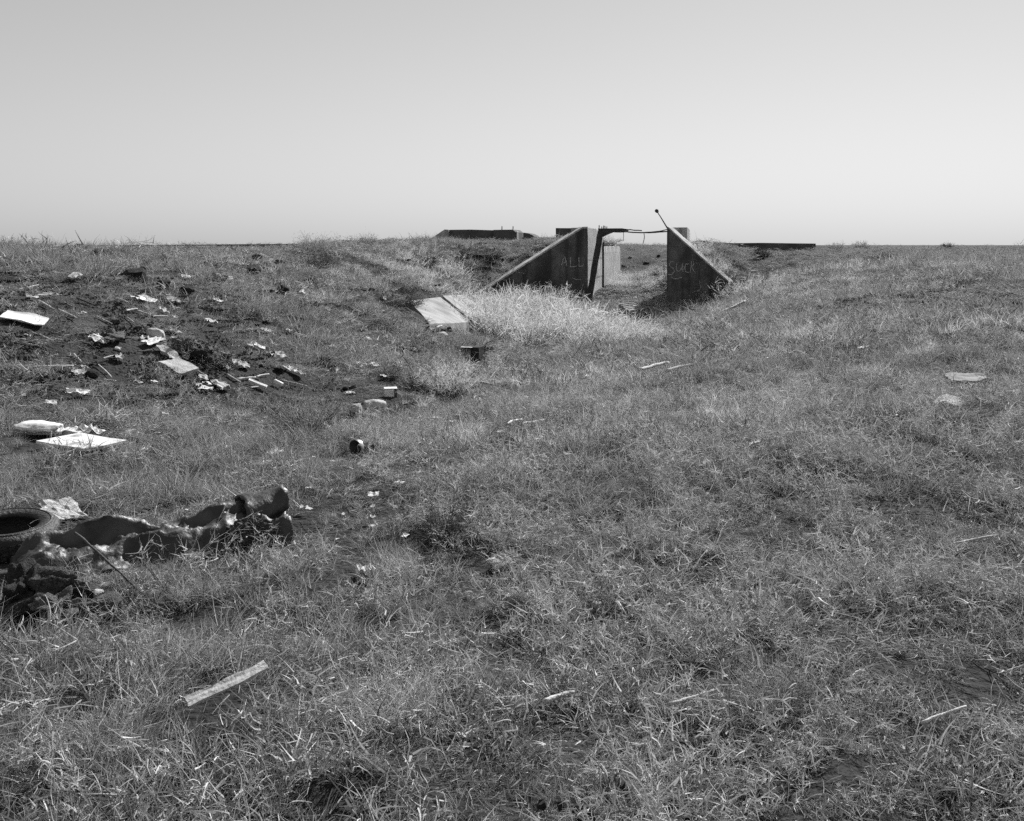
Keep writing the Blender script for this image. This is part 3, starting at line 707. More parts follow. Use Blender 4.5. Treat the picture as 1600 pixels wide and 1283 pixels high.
# ------------------------------------------------------------------ dumped things on the left bank
board('curved_sheet', 38, 506, 0.46, 0.27, 0.012, 10, 'white_sheet', 'bright white curved sheet lying alone high on the dark earth bank', 'sheet', seed=1, dz=0.05, tilt=(6, -4), warp=0.05)
board('plywood_board', 128, 706, 0.52, 0.42, 0.02, -22, 'timber_bright', 'large pale stained plywood board lying flat in front of the crumpled sack', 'board', seed=2, dz=0.06, tilt=(7, 0), warp=0.003)
board('square_board', 278, 583, 0.36, 0.30, 0.03, -25, 'timber_grey', 'square grey board with dark stains below the charred brush heap', 'board', 'grey boards on the bank', 3, 0.06, tilt=(10, 3))
board('narrow_board', 264, 562, 0.34, 0.12, 0.02, -30, 'timber_grey', 'narrow grey board just uphill of the square stained board', 'board', 'grey boards on the bank', 4, 0.06, tilt=(12, 0), jag=0.02)
board('flat_box', 116, 685, 0.17, 0.09, 0.045, 0, 'paper', 'small flat white box at the corner of the plywood board', 'box', seed=5, dz=0.02)
board('white_card', 207, 688, 0.2, 0.09, 0.006, -8, 'paper', 'white folded card lying apart from the plywood board', 'card', seed=6, dz=0.05, tilt=(25, 0), warp=0.03)
board('short_batten', 402, 607, 0.24, 0.045, 0.03, 0, 'timber_bright', 'short bright slat near the open swale floor', 'slat', 'bright slats', 7, 0.04, tilt=(8, 0))
board('short_batten', 434, 606, 0.12, 0.05, 0.04, -6, 'timber_bright', 'short thick bright slat end lying next to the longer bright slat', 'slat', 'bright slats', 8, 0.03)
board('flat_stone', 1511, 607, 0.42, 0.2, 0.03, 4, 'concrete_mid', 'flat pale slab lying in the grass on the open rise', 'slab', seed=9, dz=0.08, tilt=(8, 2), jag=0.03)
def crumple_sack(name, px, py, sx, sy, sz, m, label, cat, seed, yaw=0, dz=0.0):
    p = hit(px, py); KEEP.append((p.x, p.y - sy, sx * 1.1, 0.95)); bm = bmesh.new(); bmesh.ops.create_uvsphere(bm, u_segments=40, v_segments=20, radius=1.0)
    off = Vector((seed * 3.1, seed, 0))
    for v in bm.verts:
        q = v.co.copy(); f = 1 + 0.16 * mnoise.noise(q * 1.6 + off) + 0.14 * abs(mnoise.noise(Vector((q.x * 7, q.y * 3, q.z * 2)) + off)) - 0.05
        x = max(-0.86, min(0.86, q.x * 1.15)); v.co = Vector((x * sx * f, q.y * sy * f, max(q.z, -0.45) * sz * f))
    o = from_bm(name, bm, m, None, True); o.matrix_world = frame(p.x, p.y, R(yaw), sz * 0.38 + dz)
    return tag(o, label, cat)
crumple_sack('crumpled_sack', 62, 680, 0.20, 0.15, 0.05, 'paper', 'long crumpled white sack lying behind the plywood board', 'sack', 3, -8, 0.045)
scrap('crumbled_plaster', 138, 682, 0.24, 'paper', 'crumbling white lump of plaster next to the crumpled sack', 'plaster', seed=11, crump=0.4)
scrap('torn_rag', 122, 619, 0.22, 'paper', 'torn white rag with a dark stick beside it on the bank', 'rag', seed=12, crump=0.25, squash=0.6)
stick('thin_stick', (130, 621), (168, 624), 0.008, 'stick_dark', 'dark thin stick beside the torn white rag', seed=3)
crumple_sack('wrapped_roll', 243, 530, 0.135, 0.075, 0.085, 'paper_grey', 'short wrapped roll with a grey back and white underside', 'roll', 9, -15, 0.01)
scrap('white_wrapping', 240, 537, 0.30, 'paper', 'strip of white wrapping spread under the short roll', 'paper', seed=13, crump=0.12, squash=0.5)
rock('rag_heap', 172, 533, 0.34, 'rag', 'mottled heap of rags and brush on the dark bank', 'rag heap', seed=14, sub=4, rough=0.9, flat=0.45, sx=1.1, sy=0.7)
scrap('white_rag_end', 153, 536, 0.2, 'paper', 'white rag end poking from the mottled rag heap', 'rag', seed=15, crump=0.25)
for k, (px, py, w_, lab) in enumerate([(285, 556, 0.30, 'grey ragged part of the burnt brush heap uphill'), (316, 572, 0.30, 'round burnt brush heap with a dark hollow'), (346, 575, 0.28, 'round burnt brush heap nearest the bright slats')]):
    rock('burnt_brush', px, py, w_, 'char' if k else 'rag', lab, 'brush heap', 'burnt brush heaps', 40 + k, 4, 0.8, 0.75)
    shrub(px + 4, py - 1, 0.20, 0.20, 40, ['wiry twigs around the grey ragged brush heap', 'wiry twigs over the hollow burnt heap', 'wiry twigs over the burnt heap by the slats'][k], 'twigs', 'twigs over the burnt heaps', 60 + k, m2='straw', lean=(5, 80), w=0.007, dens=5)
scrap('dark_rag', 318, 546, 0.34, 'rag', 'dark rag draped across the top of the burnt brush heaps', 'rag', seed=16, crump=0.3)
scrap('paper_tatters', 375, 574, 0.26, 'paper_grey', 'pale tatters trailing from the burnt heap by the slats', 'paper', seed=17, crump=0.3)
rock('dark_block', 142, 592, 0.15, 'char', 'dark square block on the bank among sticks', 'block', seed=20, rough=0.15, flat=0.75)
rock('round_stone', 123, 600, 0.10, 'stone_dark', 'round dark stone with a lit top next to the dark block', 'stone', seed=21, rough=0.15, flat=0.8)
scrap('white_cloth', 460, 586, 0.32, 'paper', 'crumpled white cloth beside a dark tuft on the swale floor', 'cloth', seed=22, crump=0.25, squash=0.5, yaw=-20)
rock('dark_tuft', 437, 585, 0.15, 'char', 'dark lump at the end of the crumpled white cloth', 'lump', seed=23, rough=0.7, sub=3)
scrap('leaning_paper', 518, 586, 0.26, 'paper_grey', 'pale paper sheet propped up in the grass near the rusty can', 'paper', seed=24, crump=0.5, squash=0.6)
scrap('grey_paper', 432, 559, 0.26, 'paper_grey', 'pale wrinkled paper uphill of the crumpled white cloth', 'paper', seed=25, crump=0.3)
rock('black_debris', 505, 567, 0.22, 'char', 'black flat debris with a pale edge on the swale side', 'debris', seed=26, sub=3, rough=0.6, flat=0.4)
rock('black_debris', 412, 538, 0.24, 'char', 'black flat debris lying uphill of the pale wrinkled paper', 'debris', seed=27, sub=3, rough=0.6, flat=0.35)
scrap('newspaper', 98, 806, 0.26, 'paper_grey', 'rumpled newspaper behind the half-hidden tyre', 'newspaper', seed=28, crump=0.1, n=10)
scrap('paper_bag', 432, 714, 0.17, 'paper_grey', 'flattened pale paper bag alone on the grass by a dark tuft', 'paper bag', seed=29, crump=0.25, squash=0.7)
scrap('crumpled_paper', 568, 905, 0.095, 'paper', 'crumpled white paper with dark holes in the near grass', 'paper', seed=30, crump=0.7, n=9)
rock('pale_rock', 786, 892, 0.14, 'stone_pale', 'pale lumpy rock half hidden in near grass', 'rock', seed=31, rough=0.5, sub=3, flat=0.6)
rock('pebble', 933, 958, 0.055, 'stone_pale', 'smooth pale pebble lying on the near weeds', 'pebble', seed=32, rough=0.08, sub=3, flat=0.7, sink=-0.3)
rock('pale_stone', 1488, 642, 0.26, 'stone_pale', 'rounded pale stone in the grass below the flat pale slab', 'stone', seed=33, rough=0.15, sub=3, flat=0.6)
rock('white_stone', 556, 647, 0.20, 'stone_pale', 'white rounded chunk in front of the pale bundle', 'stone', seed=34, rough=0.2, sub=3, flat=0.75, sx=1.0)
crumple_sack('pale_bundle', 586, 640, 0.16, 0.11, 0.09, 'paper_grey', 'pale lumpy bundle next to the white rounded chunk', 'bundle', 17, 5)
rock('bundle_end', 605, 646, 0.11, 'stone_pale', 'small pale stone at the front of the pale bundle', 'stone', seed=35, rough=0.3)
rock('white_stone', 689, 529, 0.28, 'stone_pale', 'white stone lying at the lower edge of the pale slabs', 'stone', seed=36, rough=0.25, flat=0.7)

# carton, cans, television
def box_thing(name, px, py, w, d, h, yaw, m, label, cat, flap=True):
    p = hit(px, py); KEEP.append((p.x, p.y - d * 0.3, w * 0.9, 0.95)); r = empty(name, (p.x, p.y + d / 2, max(p.z, tz(p.x, p.y + d / 2)) - 0.01), R(yaw)); tag(r, label, cat)
    bm = bmesh.new(); bmesh.ops.create_cube(bm, size=1.0)
    for v in bm.verts: v.co = Vector((v.co.x * w, v.co.y * d, (v.co.z + 0.5) * h))
    bmesh.ops.bevel(bm, geom=bm.edges[:], offset=0.006, segments=2, affect='EDGES'); bmesh.ops.subdivide_edges(bm, edges=bm.edges[:], cuts=2, use_grid_fill=True)
    for v in bm.verts: v.co += Vector((mnoise.noise(v.co * 9), mnoise.noise(v.co * 9 + Vector((3, 3, 3))), 0.5 * mnoise.noise(v.co * 9 + Vector((7, 1, 3))))) * 0.008
    from_bm('body', bm, m, r)
    return r
c = box_thing('white_carton', 609, 621, 0.165, 0.14, 0.115, 12, 'white_sheet', 'small square carton with a bright top on the swale floor', 'carton')
mesh('lid', [(-.088, -.075, .118), (.088, -.075, .117), (.09, .075, .121), (-.086, .077, .119), (-.088, -.075, .124), (.088, -.075, .123), (.09, .075, .127), (-.086, .077, .125)],
     [(4, 5, 6, 7), (0, 3, 2, 1), (0, 1, 5, 4), (1, 2, 6, 5), (2, 3, 7, 6), (3, 0, 4, 7)], 'paper', c)
mesh('side_strip', [(.045, -.0785, .004), (.083, -.0785, .004), (.083, -.0785, .114), (.045, -.0785, .114)], [(0, 1, 2, 3)], 'rust', c)  # dark strip on the right part of the front
def can(name, px, py, r, h, rot, m, label, seed, m2='tin', dz=0.0):
    p = hit(px, py); KEEP.append((p.x, p.y - r, r * 4.2, 0.98)); root = empty(name, (p.x, p.y, p.z + dz)); root.rotation_euler = rot; tag(root, label, 'can')
    V, Fc = lathe([(0.001, 0.006), (r * 0.96, 0.006), (r, 0), (r * 1.03, 0.004), (r, 0.01), (r, h * 0.3), (r * 1.015, h * 0.33), (r, h * 0.36), (r, h * 0.64), (r * 1.015, h * 0.67), (r, h * 0.7), (r, h - 0.01), (r * 1.04, h - 0.004), (r * 1.0, h), (r * 0.93, h - 0.002), (r * 0.93, 0.012), (0.001, 0.012)])
    V = [Vector(v) * (1 + 0.05 * mnoise.noise(Vector(v) * 12 + Vector((seed, 0, 0)))) for v in V]
    mesh('shell', V, Fc, m, root, True)
    V, Fc = lathe([(r * 1.006, h * 0.72), (r * 1.014, h * 0.73), (r * 1.014, h * 0.93), (r * 1.006, h * 0.94)]); mesh('band', [Vector(v) for v in V], Fc, m2, root, True)
    return root
can('paint_can', 576, 708, 0.07, 0.15, (R(90), R(8), R(-40)), 'rust', 'dark can tipped on its side with a bright rim band', 5, 'tin', 0.055)
can('rusty_can', 552, 616, 0.055, 0.105, (R(3), R(-4), 0), 'rust', 'dark rusty can standing upright near the square carton', 6, 'rust')
rock('dark_stone', 539, 613, 0.08, 'char', 'dark stone at the foot of the upright rusty can', 'stone', seed=37)
_q = hit(738, 566); KEEP.append((_q.x, _q.y - 0.7, 0.55, 0.9)); tv = box_thing('black_box', 738, 566, 0.40, 0.34, 0.25, -18, 'char', 'black box-shaped television cabinet with a pale top edge in the swale', 'television')
mesh('front_panel', [(-.175, -.178, .02), (.02, -.178, .02), (.02, -.178, .22), (-.175, -.178, .22), (-.175, -.19, .03), (.02, -.19, .03), (.02, -.19, .21), (-.175, -.19, .21)],
     [(4, 5, 6, 7), (0, 4, 7, 3), (1, 2, 6, 5), (0, 1, 5, 4), (3, 7, 6, 2)], 'rag', tv)
mesh('top_trim', [(-.21, -.18, .241), (.06, -.18, .241), (.03, -.13, .246), (-.21, -.12, .246), (-.21, -.18, .249), (.06, -.18, .249), (.03, -.13, .253), (-.21, -.12, .253)],
     [(4, 5, 6, 7), (0, 1, 5, 4), (1, 2, 6, 5), (2, 3, 7, 6), (3, 0, 4, 7), (0, 3, 2, 1)], 'paper', tv)
D_ = hit(757, 566).y
tag(tube('bent_wire', [at(757, 568, D_), at(756.5, 555, D_), at(757, 543, D_), at(760, 536.5, D_), at(767, 533, D_), at(775, 532.5, D_)], 0.009, 'rust'), 'thin wire hooked over at its tip beside the black television cabinet', 'wire')
for k, (px, py, s_, lab) in enumerate([(702, 559, 0.24, 'white torn paper lying uphill of the black television cabinet'), (722, 566, 0.26, 'white torn paper against the side of the black television cabinet'), (742, 575, 0.34, 'long white torn paper in front of the black television cabinet')]):
    scrap('torn_paper', px, py, s_, 'paper', lab, 'paper', 'torn papers round the television', 80 + k, crump=0.22, squash=0.6)
stick('dark_plank', (703, 540), (733, 546), 0.022, 'stick_dark', 'dark length of timber lying uphill of the television cabinet', 'timber', seed=8)

# tyre
p = hit(4, 866); KEEP.append((p.x, p.y, 0.33, 1.0)); tr = empty('old_tyre', (p.x, p.y + 0.05, p.z + 0.005)); tr.rotation_euler = (R(4), R(3), 0); tag(tr, 'worn black car tyre lying flat at the end of the black sheeting', 'tyre')
V, Fc = lathe([(0.16, 0.03), (0.17, 0.012), (0.21, 0.0), (0.25, 0.008), (0.272, 0.03), (0.277, 0.085), (0.272, 0.14), (0.25, 0.162), (0.21, 0.17), (0.17, 0.158), (0.16, 0.14), (0.175, 0.13), (0.19, 0.085), (0.175, 0.04), (0.16, 0.03)], 40)
mesh('casing', V, Fc, 'rubber', tr, True)
bm = bmesh.new()
for k in range(44):
    a = 2 * math.pi * k / 44
    for z in (0.045, 0.075, 0.105):
        M = Matrix.Rotation(a + (0.03 if z == 0.075 else 0), 4, 'Z') @ Matrix.Translation((0.277, 0, z + 0.01)) @ Matrix.Diagonal((0.012, 0.026, 0.022, 1))
        bmesh.ops.create_cube(bm, size=1.0, matrix=M)
from_bm('tread', bm, 'rubber', tr)
for z in (0.158,):
    V, Fc = lathe([(0.222, z + 0.0105), (0.225, z + 0.0145), (0.229, z + 0.0145), (0.232, z + 0.009)], 40); mesh('sidewall_ring', V, Fc, 'rubber', tr, True)

# black sheeting: one long draped strip, with a curled end and a shaggy lump under it
A = hit(20, 905); B = hit(445, 838)
u = (B - A); u.z = 0; Ls = u.length; u.normalize(); sv = Vector((-u.y, u.x, 0))
root = empty('torn_sheeting', A); tag(root, 'long strip of torn black sheeting draped over a dark bolster, curled up at one end', 'sheeting')
for k in range(14): q = A.lerp(B, k / 13); KEEP.append((q.x, q.y, 0.24, 1.0))
nU, nV = 110, 40; V = []; Fc = []
for i in range(nU + 1):
    f = i / nU; c = A + u * (Ls * f)
    N1 = lambda k, sc: mnoise.noise(Vector((f * sc, k * 7.3, 1.1)))
    wid = 0.21 * (1 + 0.25 * N1(1, 4)); top = 0.125 + 0.035 * N1(2, 5); rid = max(top + 0.01, 0.165 + 0.10 * N1(3, 4.5)); st = 0.28 + 0.30 * N1(4, 4); fr = -0.45 + 0.25 * N1(5, 6)
    if f < 0.05: top *= 0.5 + f * 10; rid *= 0.5 + f * 10
    pt_ = [-1.0, fr - 0.22, fr - 0.04, fr + 0.10, (fr + st) / 2, st - 0.06, st + 0.05, st + 0.20, 0.82, 1.0]
    pz_ = [0.0, 0.02, top * 0.80, top, top * (0.82 + 0.25 * N1(6, 7)), top * 0.9, rid, rid * 0.96, 0.05, 0.0]
    for j in range(nV + 1):
        t = j / nV * 2 - 1                                           # front edge -1, rear edge +1
        z = float(np.interp(t, pt_, pz_))
        cr_ = max(0, 1 - 3.2 * abs(mnoise.noise(Vector((f * 8 + t * 1.5, t * 1.2 - f * 5, 1.7)))))
        cr2 = max(0, 1 - 4 * abs(mnoise.noise(Vector((f * 26 - t * 3.0, t * 4 + f * 9, 5.7)))))
        z += (0.022 * cr_ + 0.012 * cr2 + 0.012 * mnoise.noise(Vector((f * 18, t * 3, 7)))) * (1 - t * t)
        o = sv * (t * wid + 0.035 * N1(8, 5)); q = c + o
        q.z = tz(q.x, q.y) + 0.004 + max(0.0, z)
        V.append(q - A)
for i in range(nU):
    for j in range(nV):
        a = i * (nV + 1) + j
        Fc.append((a, a + nV + 1, a + nV + 2, a + 1))
o = mesh('drape', V, Fc, 'tarpaper', root, True); o.modifiers.new('thick', 'SOLIDIFY').thickness = 0.008
# bolster body showing under the front edge
Cc = hit(405, 868) + sv * 0.14
bm = bmesh.new(); bmesh.ops.create_icosphere(bm, subdivisions=5, radius=0.5)
for v in bm.verts:
    q = v.co; f = 1 + 0.22 * mnoise.noise(q * 9) + 0.25 * mnoise.noise(q * 22) ; v.co = Vector((q.x * 0.30 * f, q.y * 0.22 * f, q.z * 0.22 * f))
o = from_bm('shaggy_end', bm, 'shag', root); o.location = Cc - A + Vector((0, 0, 0.06)); o.rotation_euler = (0, 0, math.atan2(u.y, u.x))
# curled flap at the far end
V = []; Fc = []; Hc = hit(418, 842)
nA, nB = 18, 12
for i in range(nA + 1):
    a = -0.5 + 3.5 * i / nA
    for j in range(nB + 1):
        t = j / nB - 0.5; rr = 0.095 * (1 - 0.5 * t + 0.22 * mnoise.noise(Vector((a * 1.3, t * 3, 1)))); wv = 0.26 + 0.06 * mnoise.noise(Vector((a * 2, 0, 5)))
        V.append(Hc - A + u * (t * wv) + sv * (0.10 - rr * math.cos(a) * 1.1) + Vector((0, 0, 0.15 + 0.08 * t + rr * math.sin(a))))
for i in range(nA):
    for j in range(nB): a = i * (nB + 1) + j; Fc.append((a, a + nB + 1, a + nB + 2, a + 1))
o = mesh('curled_flap', V, Fc, 'tarpaper', root, True); o.modifiers.new('thick', 'SOLIDIFY').thickness = 0.012
# grey folds lying on the sheeting
def fold(px0, py0, px1, py1, wd, z0, z1, nm, m, seed):
    a = hit(px0, py0); b = hit(px1, py1); d = b - a; d.z = 0; L = d.length; d.normalize(); s2 = Vector((-d.y, d.x, 0)); V = []; Fc = []; n, mN = 26, 7
    for i in range(n + 1):
        f = i / n; ww = wd * (math.sin(math.pi * min(1, f * 0.9 + 0.08)) ** 0.6) * (1 + 0.35 * mnoise.noise(Vector((f * 6, seed, 0))))
        for j in range(mN + 1):
            t = j / mN - 0.5; q = a + d * (L * f) + s2 * (t * ww + 0.03 * mnoise.noise(Vector((f * 5, seed, 3)))); zz = z0 + (z1 - z0) * f + 0.035 * (0.25 - t * t) * 4 + 0.03 * (0.5 - abs(mnoise.noise(Vector((f * 7 + t * 2, t * 3, seed)))))
            q.z = tz(q.x, q.y) + max(0.01, zz); V.append(q - A)
    for i in range(n):
        for j in range(mN): k = i * (mN + 1) + j; Fc.append((k, k + mN + 1, k + mN + 2, k + 1))
    o = mesh(nm, V, Fc, m, root, False); o.modifiers.new('thick', 'SOLIDIFY').thickness = 0.006
# broken rug heap before it
rr = hit(95, 965); KEEP.append((rr.x, rr.y, 0.28, 0.95))
hp = empty('rug_heap', rr); tag(hp, 'torn shaggy heap of old rug and rubble in front of the black sheeting', 'rug heap')
for k, (dx, dy, s_, sx, sy, sz, m_) in enumerate([(-0.05, 0.12, 0.34, 1.25, 0.7, 0.55, 'shag'), (0.02, -0.02, 0.22, 1.1, 0.8, 0.6, 'rag'), (-0.22, 0.10, 0.24, 0.9, 0.9, 0.85, 'char')]):
    o = link(['rug_lump', 'torn_edge', 'dark_lump'][k], rock_mesh(90 + k, 5, 0.95, sz, sx, sy), m_, hp); o.location = (dx, dy, s_ * sz * 0.32); o.scale = (s_,) * 3
rock('concrete_lump', 158, 965, 0.17, 'stone_dark', 'broken grey lump with a white spot at the corner of the rug heap', 'rubble', seed=95, sub=3, rough=0.3, flat=0.7)
rock('white_chip', 150, 952, 0.06, 'stone_pale', 'small white chip lying on the broken grey lump', 'chip', seed=96, sink=-0.9)
stick('long_rod', (118, 900), (226, 940), 0.007, 'stick_dark', 'long thin dark rod slanting across the sheeting and rug heap', 'rod', seed=12, lift=0.22, lift2=0.02, bend=0.005)
stick('pale_stick', (100, 968), (150, 985), 0.006, 'stick_pale', 'thin pale stick lying in front of the rug heap', seed=13)

# planks and sticks in the near grass
board('grey_plank', 356, 1132, 0.27, 0.050, 0.010, 33, 'timber_plank', 'weathered grey plank propped up on the near weeds', 'plank', seed=41, dz=0.125, tilt=(4, -9), warp=0.02, jag=0.007)
stick('short_stick', (850, 1131), (897, 1113), 0.010, 'stick_pale', 'short thick pale stick in the near weeds', group='pale sticks in the weeds', seed=14, lift=0.06)
stick('long_stick', (1045, 1135), (1115, 1110), 0.007, 'stick_pale', 'long thin pale stick next to the small pale weed bush', group='pale sticks in the weeds', seed=15, lift=0.06)
stick('bleached_stick', (1440, 1170), (1510, 1142), 0.006, 'stick_pale', 'thin bleached stick far out in the coarse weeds', group='pale sticks in the weeds', seed=16, lift=0.07)
stick('dark_stick', (705, 1172), (762, 1092), 0.008, 'stick_dark', 'dark slanting stick by the pale curly weed bush', seed=17, lift=0.03, lift2=0.12)
stick('bright_stick', (1500, 876), (1552, 862), 0.008, 'stick_pale', 'bright stick lying on the weeds at the edge of the rise', seed=18, lift=0.07)
stick('weathered_branch', (998, 590), (1045, 576), 0.028, 'stick_pale', 'thick weathered branch with a dark underside in the mid swale', 'branch', 'weathered branches', 19, 0.07, bend=0.012)
stick('weathered_branch', (1040, 591), (1082, 579), 0.026, 'stick_pale', 'thick weathered branch half sunk in grass next to another one', 'branch', 'weathered branches', 20, 0.06, bend=0.012)
stick('white_stick', (790, 671), (815, 664), 0.016, 'timber_bright', 'short white stick on the swale floor', seed=21, lift=0.03, group='white sticks on the floor')
stick('white_stick', (815, 671), (850, 663), 0.014, 'timber_bright', 'longer white stick beside the short white one', seed=22, lift=0.03, group='white sticks on the floor')
board('split_board', 690, 663, 0.26, 0.05, 0.02, 6, 'timber_bright', 'split pale board lying in the swale grass', 'board', seed=23, dz=0.05, tilt=(10, 3), jag=0.02)
stick('leaning_board', (1128, 502), (1164, 484), 0.05, 'stick_pale', 'pale board lying slanted on the slope below the wing wall marked SUCK', 'board', seed=24, lift=0.2, bend=0.006)

# portal floor: pallet slats, boards, rubble
pq = hit(988, 497); KEEP.extend([(pq.x, pq.y - 0.8, 1.6, 1.0), (pq.x - 0.4, pq.y - 3.0, 1.7, 0.9), (pq.x - 2.0, pq.y - 1.0, 1.3, 0.95), (pq.x - 2.0, pq.y - 3.0, 1.3, 0.8)]); pal = empty('broken_pallet', pq + Vector((0, 0, 0.12)), R(12)); tag(pal, 'broken pallet of parallel pale slats tilted in the portal mouth', 'pallet')
for k in range(5):
    b_ = beam('slat', Vector((-0.38, -0.55 + k * 0.30, 0.22 + 0.04 * k)), Vector((0.32, -0.50 + k * 0.30, 0.26 + 0.045 * k)), 0.13, 0.03, 'timber_grey', pal, 30 + k, 5, 0.006)
for sx in (-0.28, 0.24): beam('runner', Vector((sx, -0.7, 0.10)), Vector((sx, 0.78, 0.33)), 0.06, 0.09, 'timber_grey', pal, 40, 5, 0.006)
board('white_plank', 935, 497, 0.8, 0.34, 0.04, -38, 'timber_bright', 'broad white plank lying at the foot of the leaning post', 'plank', seed=44, dz=0.22, tilt=(10, 0))
board('grey_offcut', 975, 508, 0.5, 0.16, 0.04, -60, 'timber_grey', 'grey offcut lying in front of the broken pallet', 'offcut', seed=45, dz=0.28, tilt=(14, 0))
rs = random.Random(5)
for k in range(60):
    px = rs.uniform(928, 1036); py = rs.uniform(461, 484)
    if px > 1000 and py > 474: continue
    pz = rs.uniform(0.06, 0.20) * (1.5 if rs.random() < 0.1 else 1)
    pale_ = rs.random() < 0.55; zone = 'beside the leaning post' if px < 955 else ('behind the pallet' if py < 475 else 'next to the pallet')
    if px > 1005: zone = 'close to the wing wall marked SUCK'
    rock('rubble_stone', px, py, pz, 'stone_pale' if pale_ else 'stone_dark', ('pale' if pale_ else 'dark') + ' chunk of rubble on the portal floor ' + zone, 'rubble',
         ('pale' if pale_ else 'dark') + ' rubble ' + zone, 200 + k, 1, 0.3, rs.uniform(0.4, 0.8))

LANDMARKS = [(hit(px, py), nm) for px, py, nm in [(578, 707, 'the tipped dark can'), (609, 621, 'the square carton'), (738, 566, 'the black television cabinet'), (128, 706, 'the plywood board'), (36, 506, 'the curved white sheet'),
             (316, 572, 'the burnt brush heaps'), (172, 533, 'the mottled rag heap'), (278, 583, 'the square stained board'), (142, 592, 'the dark square block'), (460, 586, 'the crumpled white cloth'), (556, 647, 'the white rounded chunk'),
             (432, 714, 'the flattened paper bag'), (300, 870, 'the black sheeting'), (60, 840, 'the old tyre'), (568, 905, 'the crumpled holed paper'), (1020, 584, 'the weathered branches'), (690, 663, 'the split pale board'), (830, 667, 'the white sticks'),
             (700, 490, 'the pale bank slabs'), (492, 392, 'the bushy clump on the crest'), (205, 400, 'the long low wall'), (1511, 607, 'the flat pale slab'), (243, 530, 'the short wrapped roll'), (760, 408, 'the wing wall marked ALL'), (1010, 405, 'the far ramp beyond the opening'),
             (402, 607, 'the bright battens'), (480, 672, 'the loose grey shrub'), (1195, 1110, 'the small pale weed bush')]]
def near(px, py):
    p = hit(px, py); return min(LANDMARKS, key=lambda l: (l[0] - p).length)[1]
# ------------------------------------------------------------------ small litter, clods and sticks
for k, (px, py, s_) in enumerate([(120, 395, .30), (159, 403, .36), (76, 431, .24), (205, 441, .42), (252, 403, .22), (258, 401, .16), (399, 406, .24), (395, 428, .34), (290, 458, .24), (284, 470, .2),
                                  (480, 447, .3), (225, 427, .2), (210, 430, .2), (330, 440, .26), (348, 441, .26), (440, 460, .3), (228, 460, .2), (415, 507, .14), (60, 600, .14), (48, 540, .12), (565, 522, .16), (150, 545, .12),
                                  (205, 585, .10), (385, 500, .16), (345, 520, .12), (255, 450, .25), (745, 405, .5), (790, 412, .4), (720, 412, .3), (700, 440, .3), (1030, 402, .35), (1010, 413, .35), (985, 405, .3), (975, 417, .3)]):
    rock('earth_clod', px, py, s_, 'clod', 'dark clod of earth in the grass near ' + near(px, py), 'clod', 'clods of earth near ' + near(px, py), 300 + k, 2, 0.5, 0.6)
for k, (px, py, s_) in enumerate([(72, 397, .25), (118, 437, .22), (290, 438, .22), (345, 437, .2), (355, 440, .28), (218, 473, .26), (228, 474, .3), (271, 475, .25), (340, 476, .2), (475, 462, .25), (600, 470, .2), (450, 522, .14), (330, 508, .2),
                                  (216, 605, .10), (241, 604, .09), (320, 615, .22), (345, 611, .25), (322, 608, .12), (470, 529, .2), (575, 534, .2), (618, 515, .2), (590, 551, .12), (520, 548, .22), (565, 575, .22), (585, 576, .2), (625, 577, .35),
                                  (600, 594, .14), (547, 622, .14), (670, 630, .14), (822, 627, .10), (793, 642, .07), (768, 649, .08), (752, 664, .07), (783, 683, .08), (615, 711, .04), (490, 724, .06), (519, 731, .06), (570, 736, .06), (485, 755, .05),
                                  (482, 773, .07), (596, 754, .06), (625, 766, .10), (583, 784, .12), (582, 802, .06), (535, 815, .06), (581, 822, .10), (585, 834, .07), (633, 852, .08), (527, 855, .04), (391, 772, .05), (294, 809, .07), (192, 824, .07),
                                  (475, 805, .09), (483, 808, .07), (393, 779, .04), (180, 700, .05), (80, 638, .12), (258, 655, .07), (905, 590, .2), (920, 594, .16), (845, 600, .1), (1180, 704, .13), (1403, 648, .05), (1133, 1078, .03),
                                  (895, 578, .15), (700, 572, .2), (1348, 550, .16), (655, 665, .12), (705, 668, .10), (675, 672, .09), (560, 905, .06), (720, 600, .1), (860, 588, .14), (390, 545, .16), (405, 548, .2)]):
    pap = k % 3 != 1
    s_ *= 0.62 if py > 690 else 0.85
    scrap('paper_scrap', px, py, s_, 'paper' if pap else 'paper_grey', ('small white' if pap else 'small greyish') + ' scrap of litter in the grass near ' + near(px, py), 'litter',
          ('white' if pap else 'greyish') + ' litter near ' + near(px, py), 500 + k, crump=0.38, n=4, dz=0.045)
rs = random.Random(9)
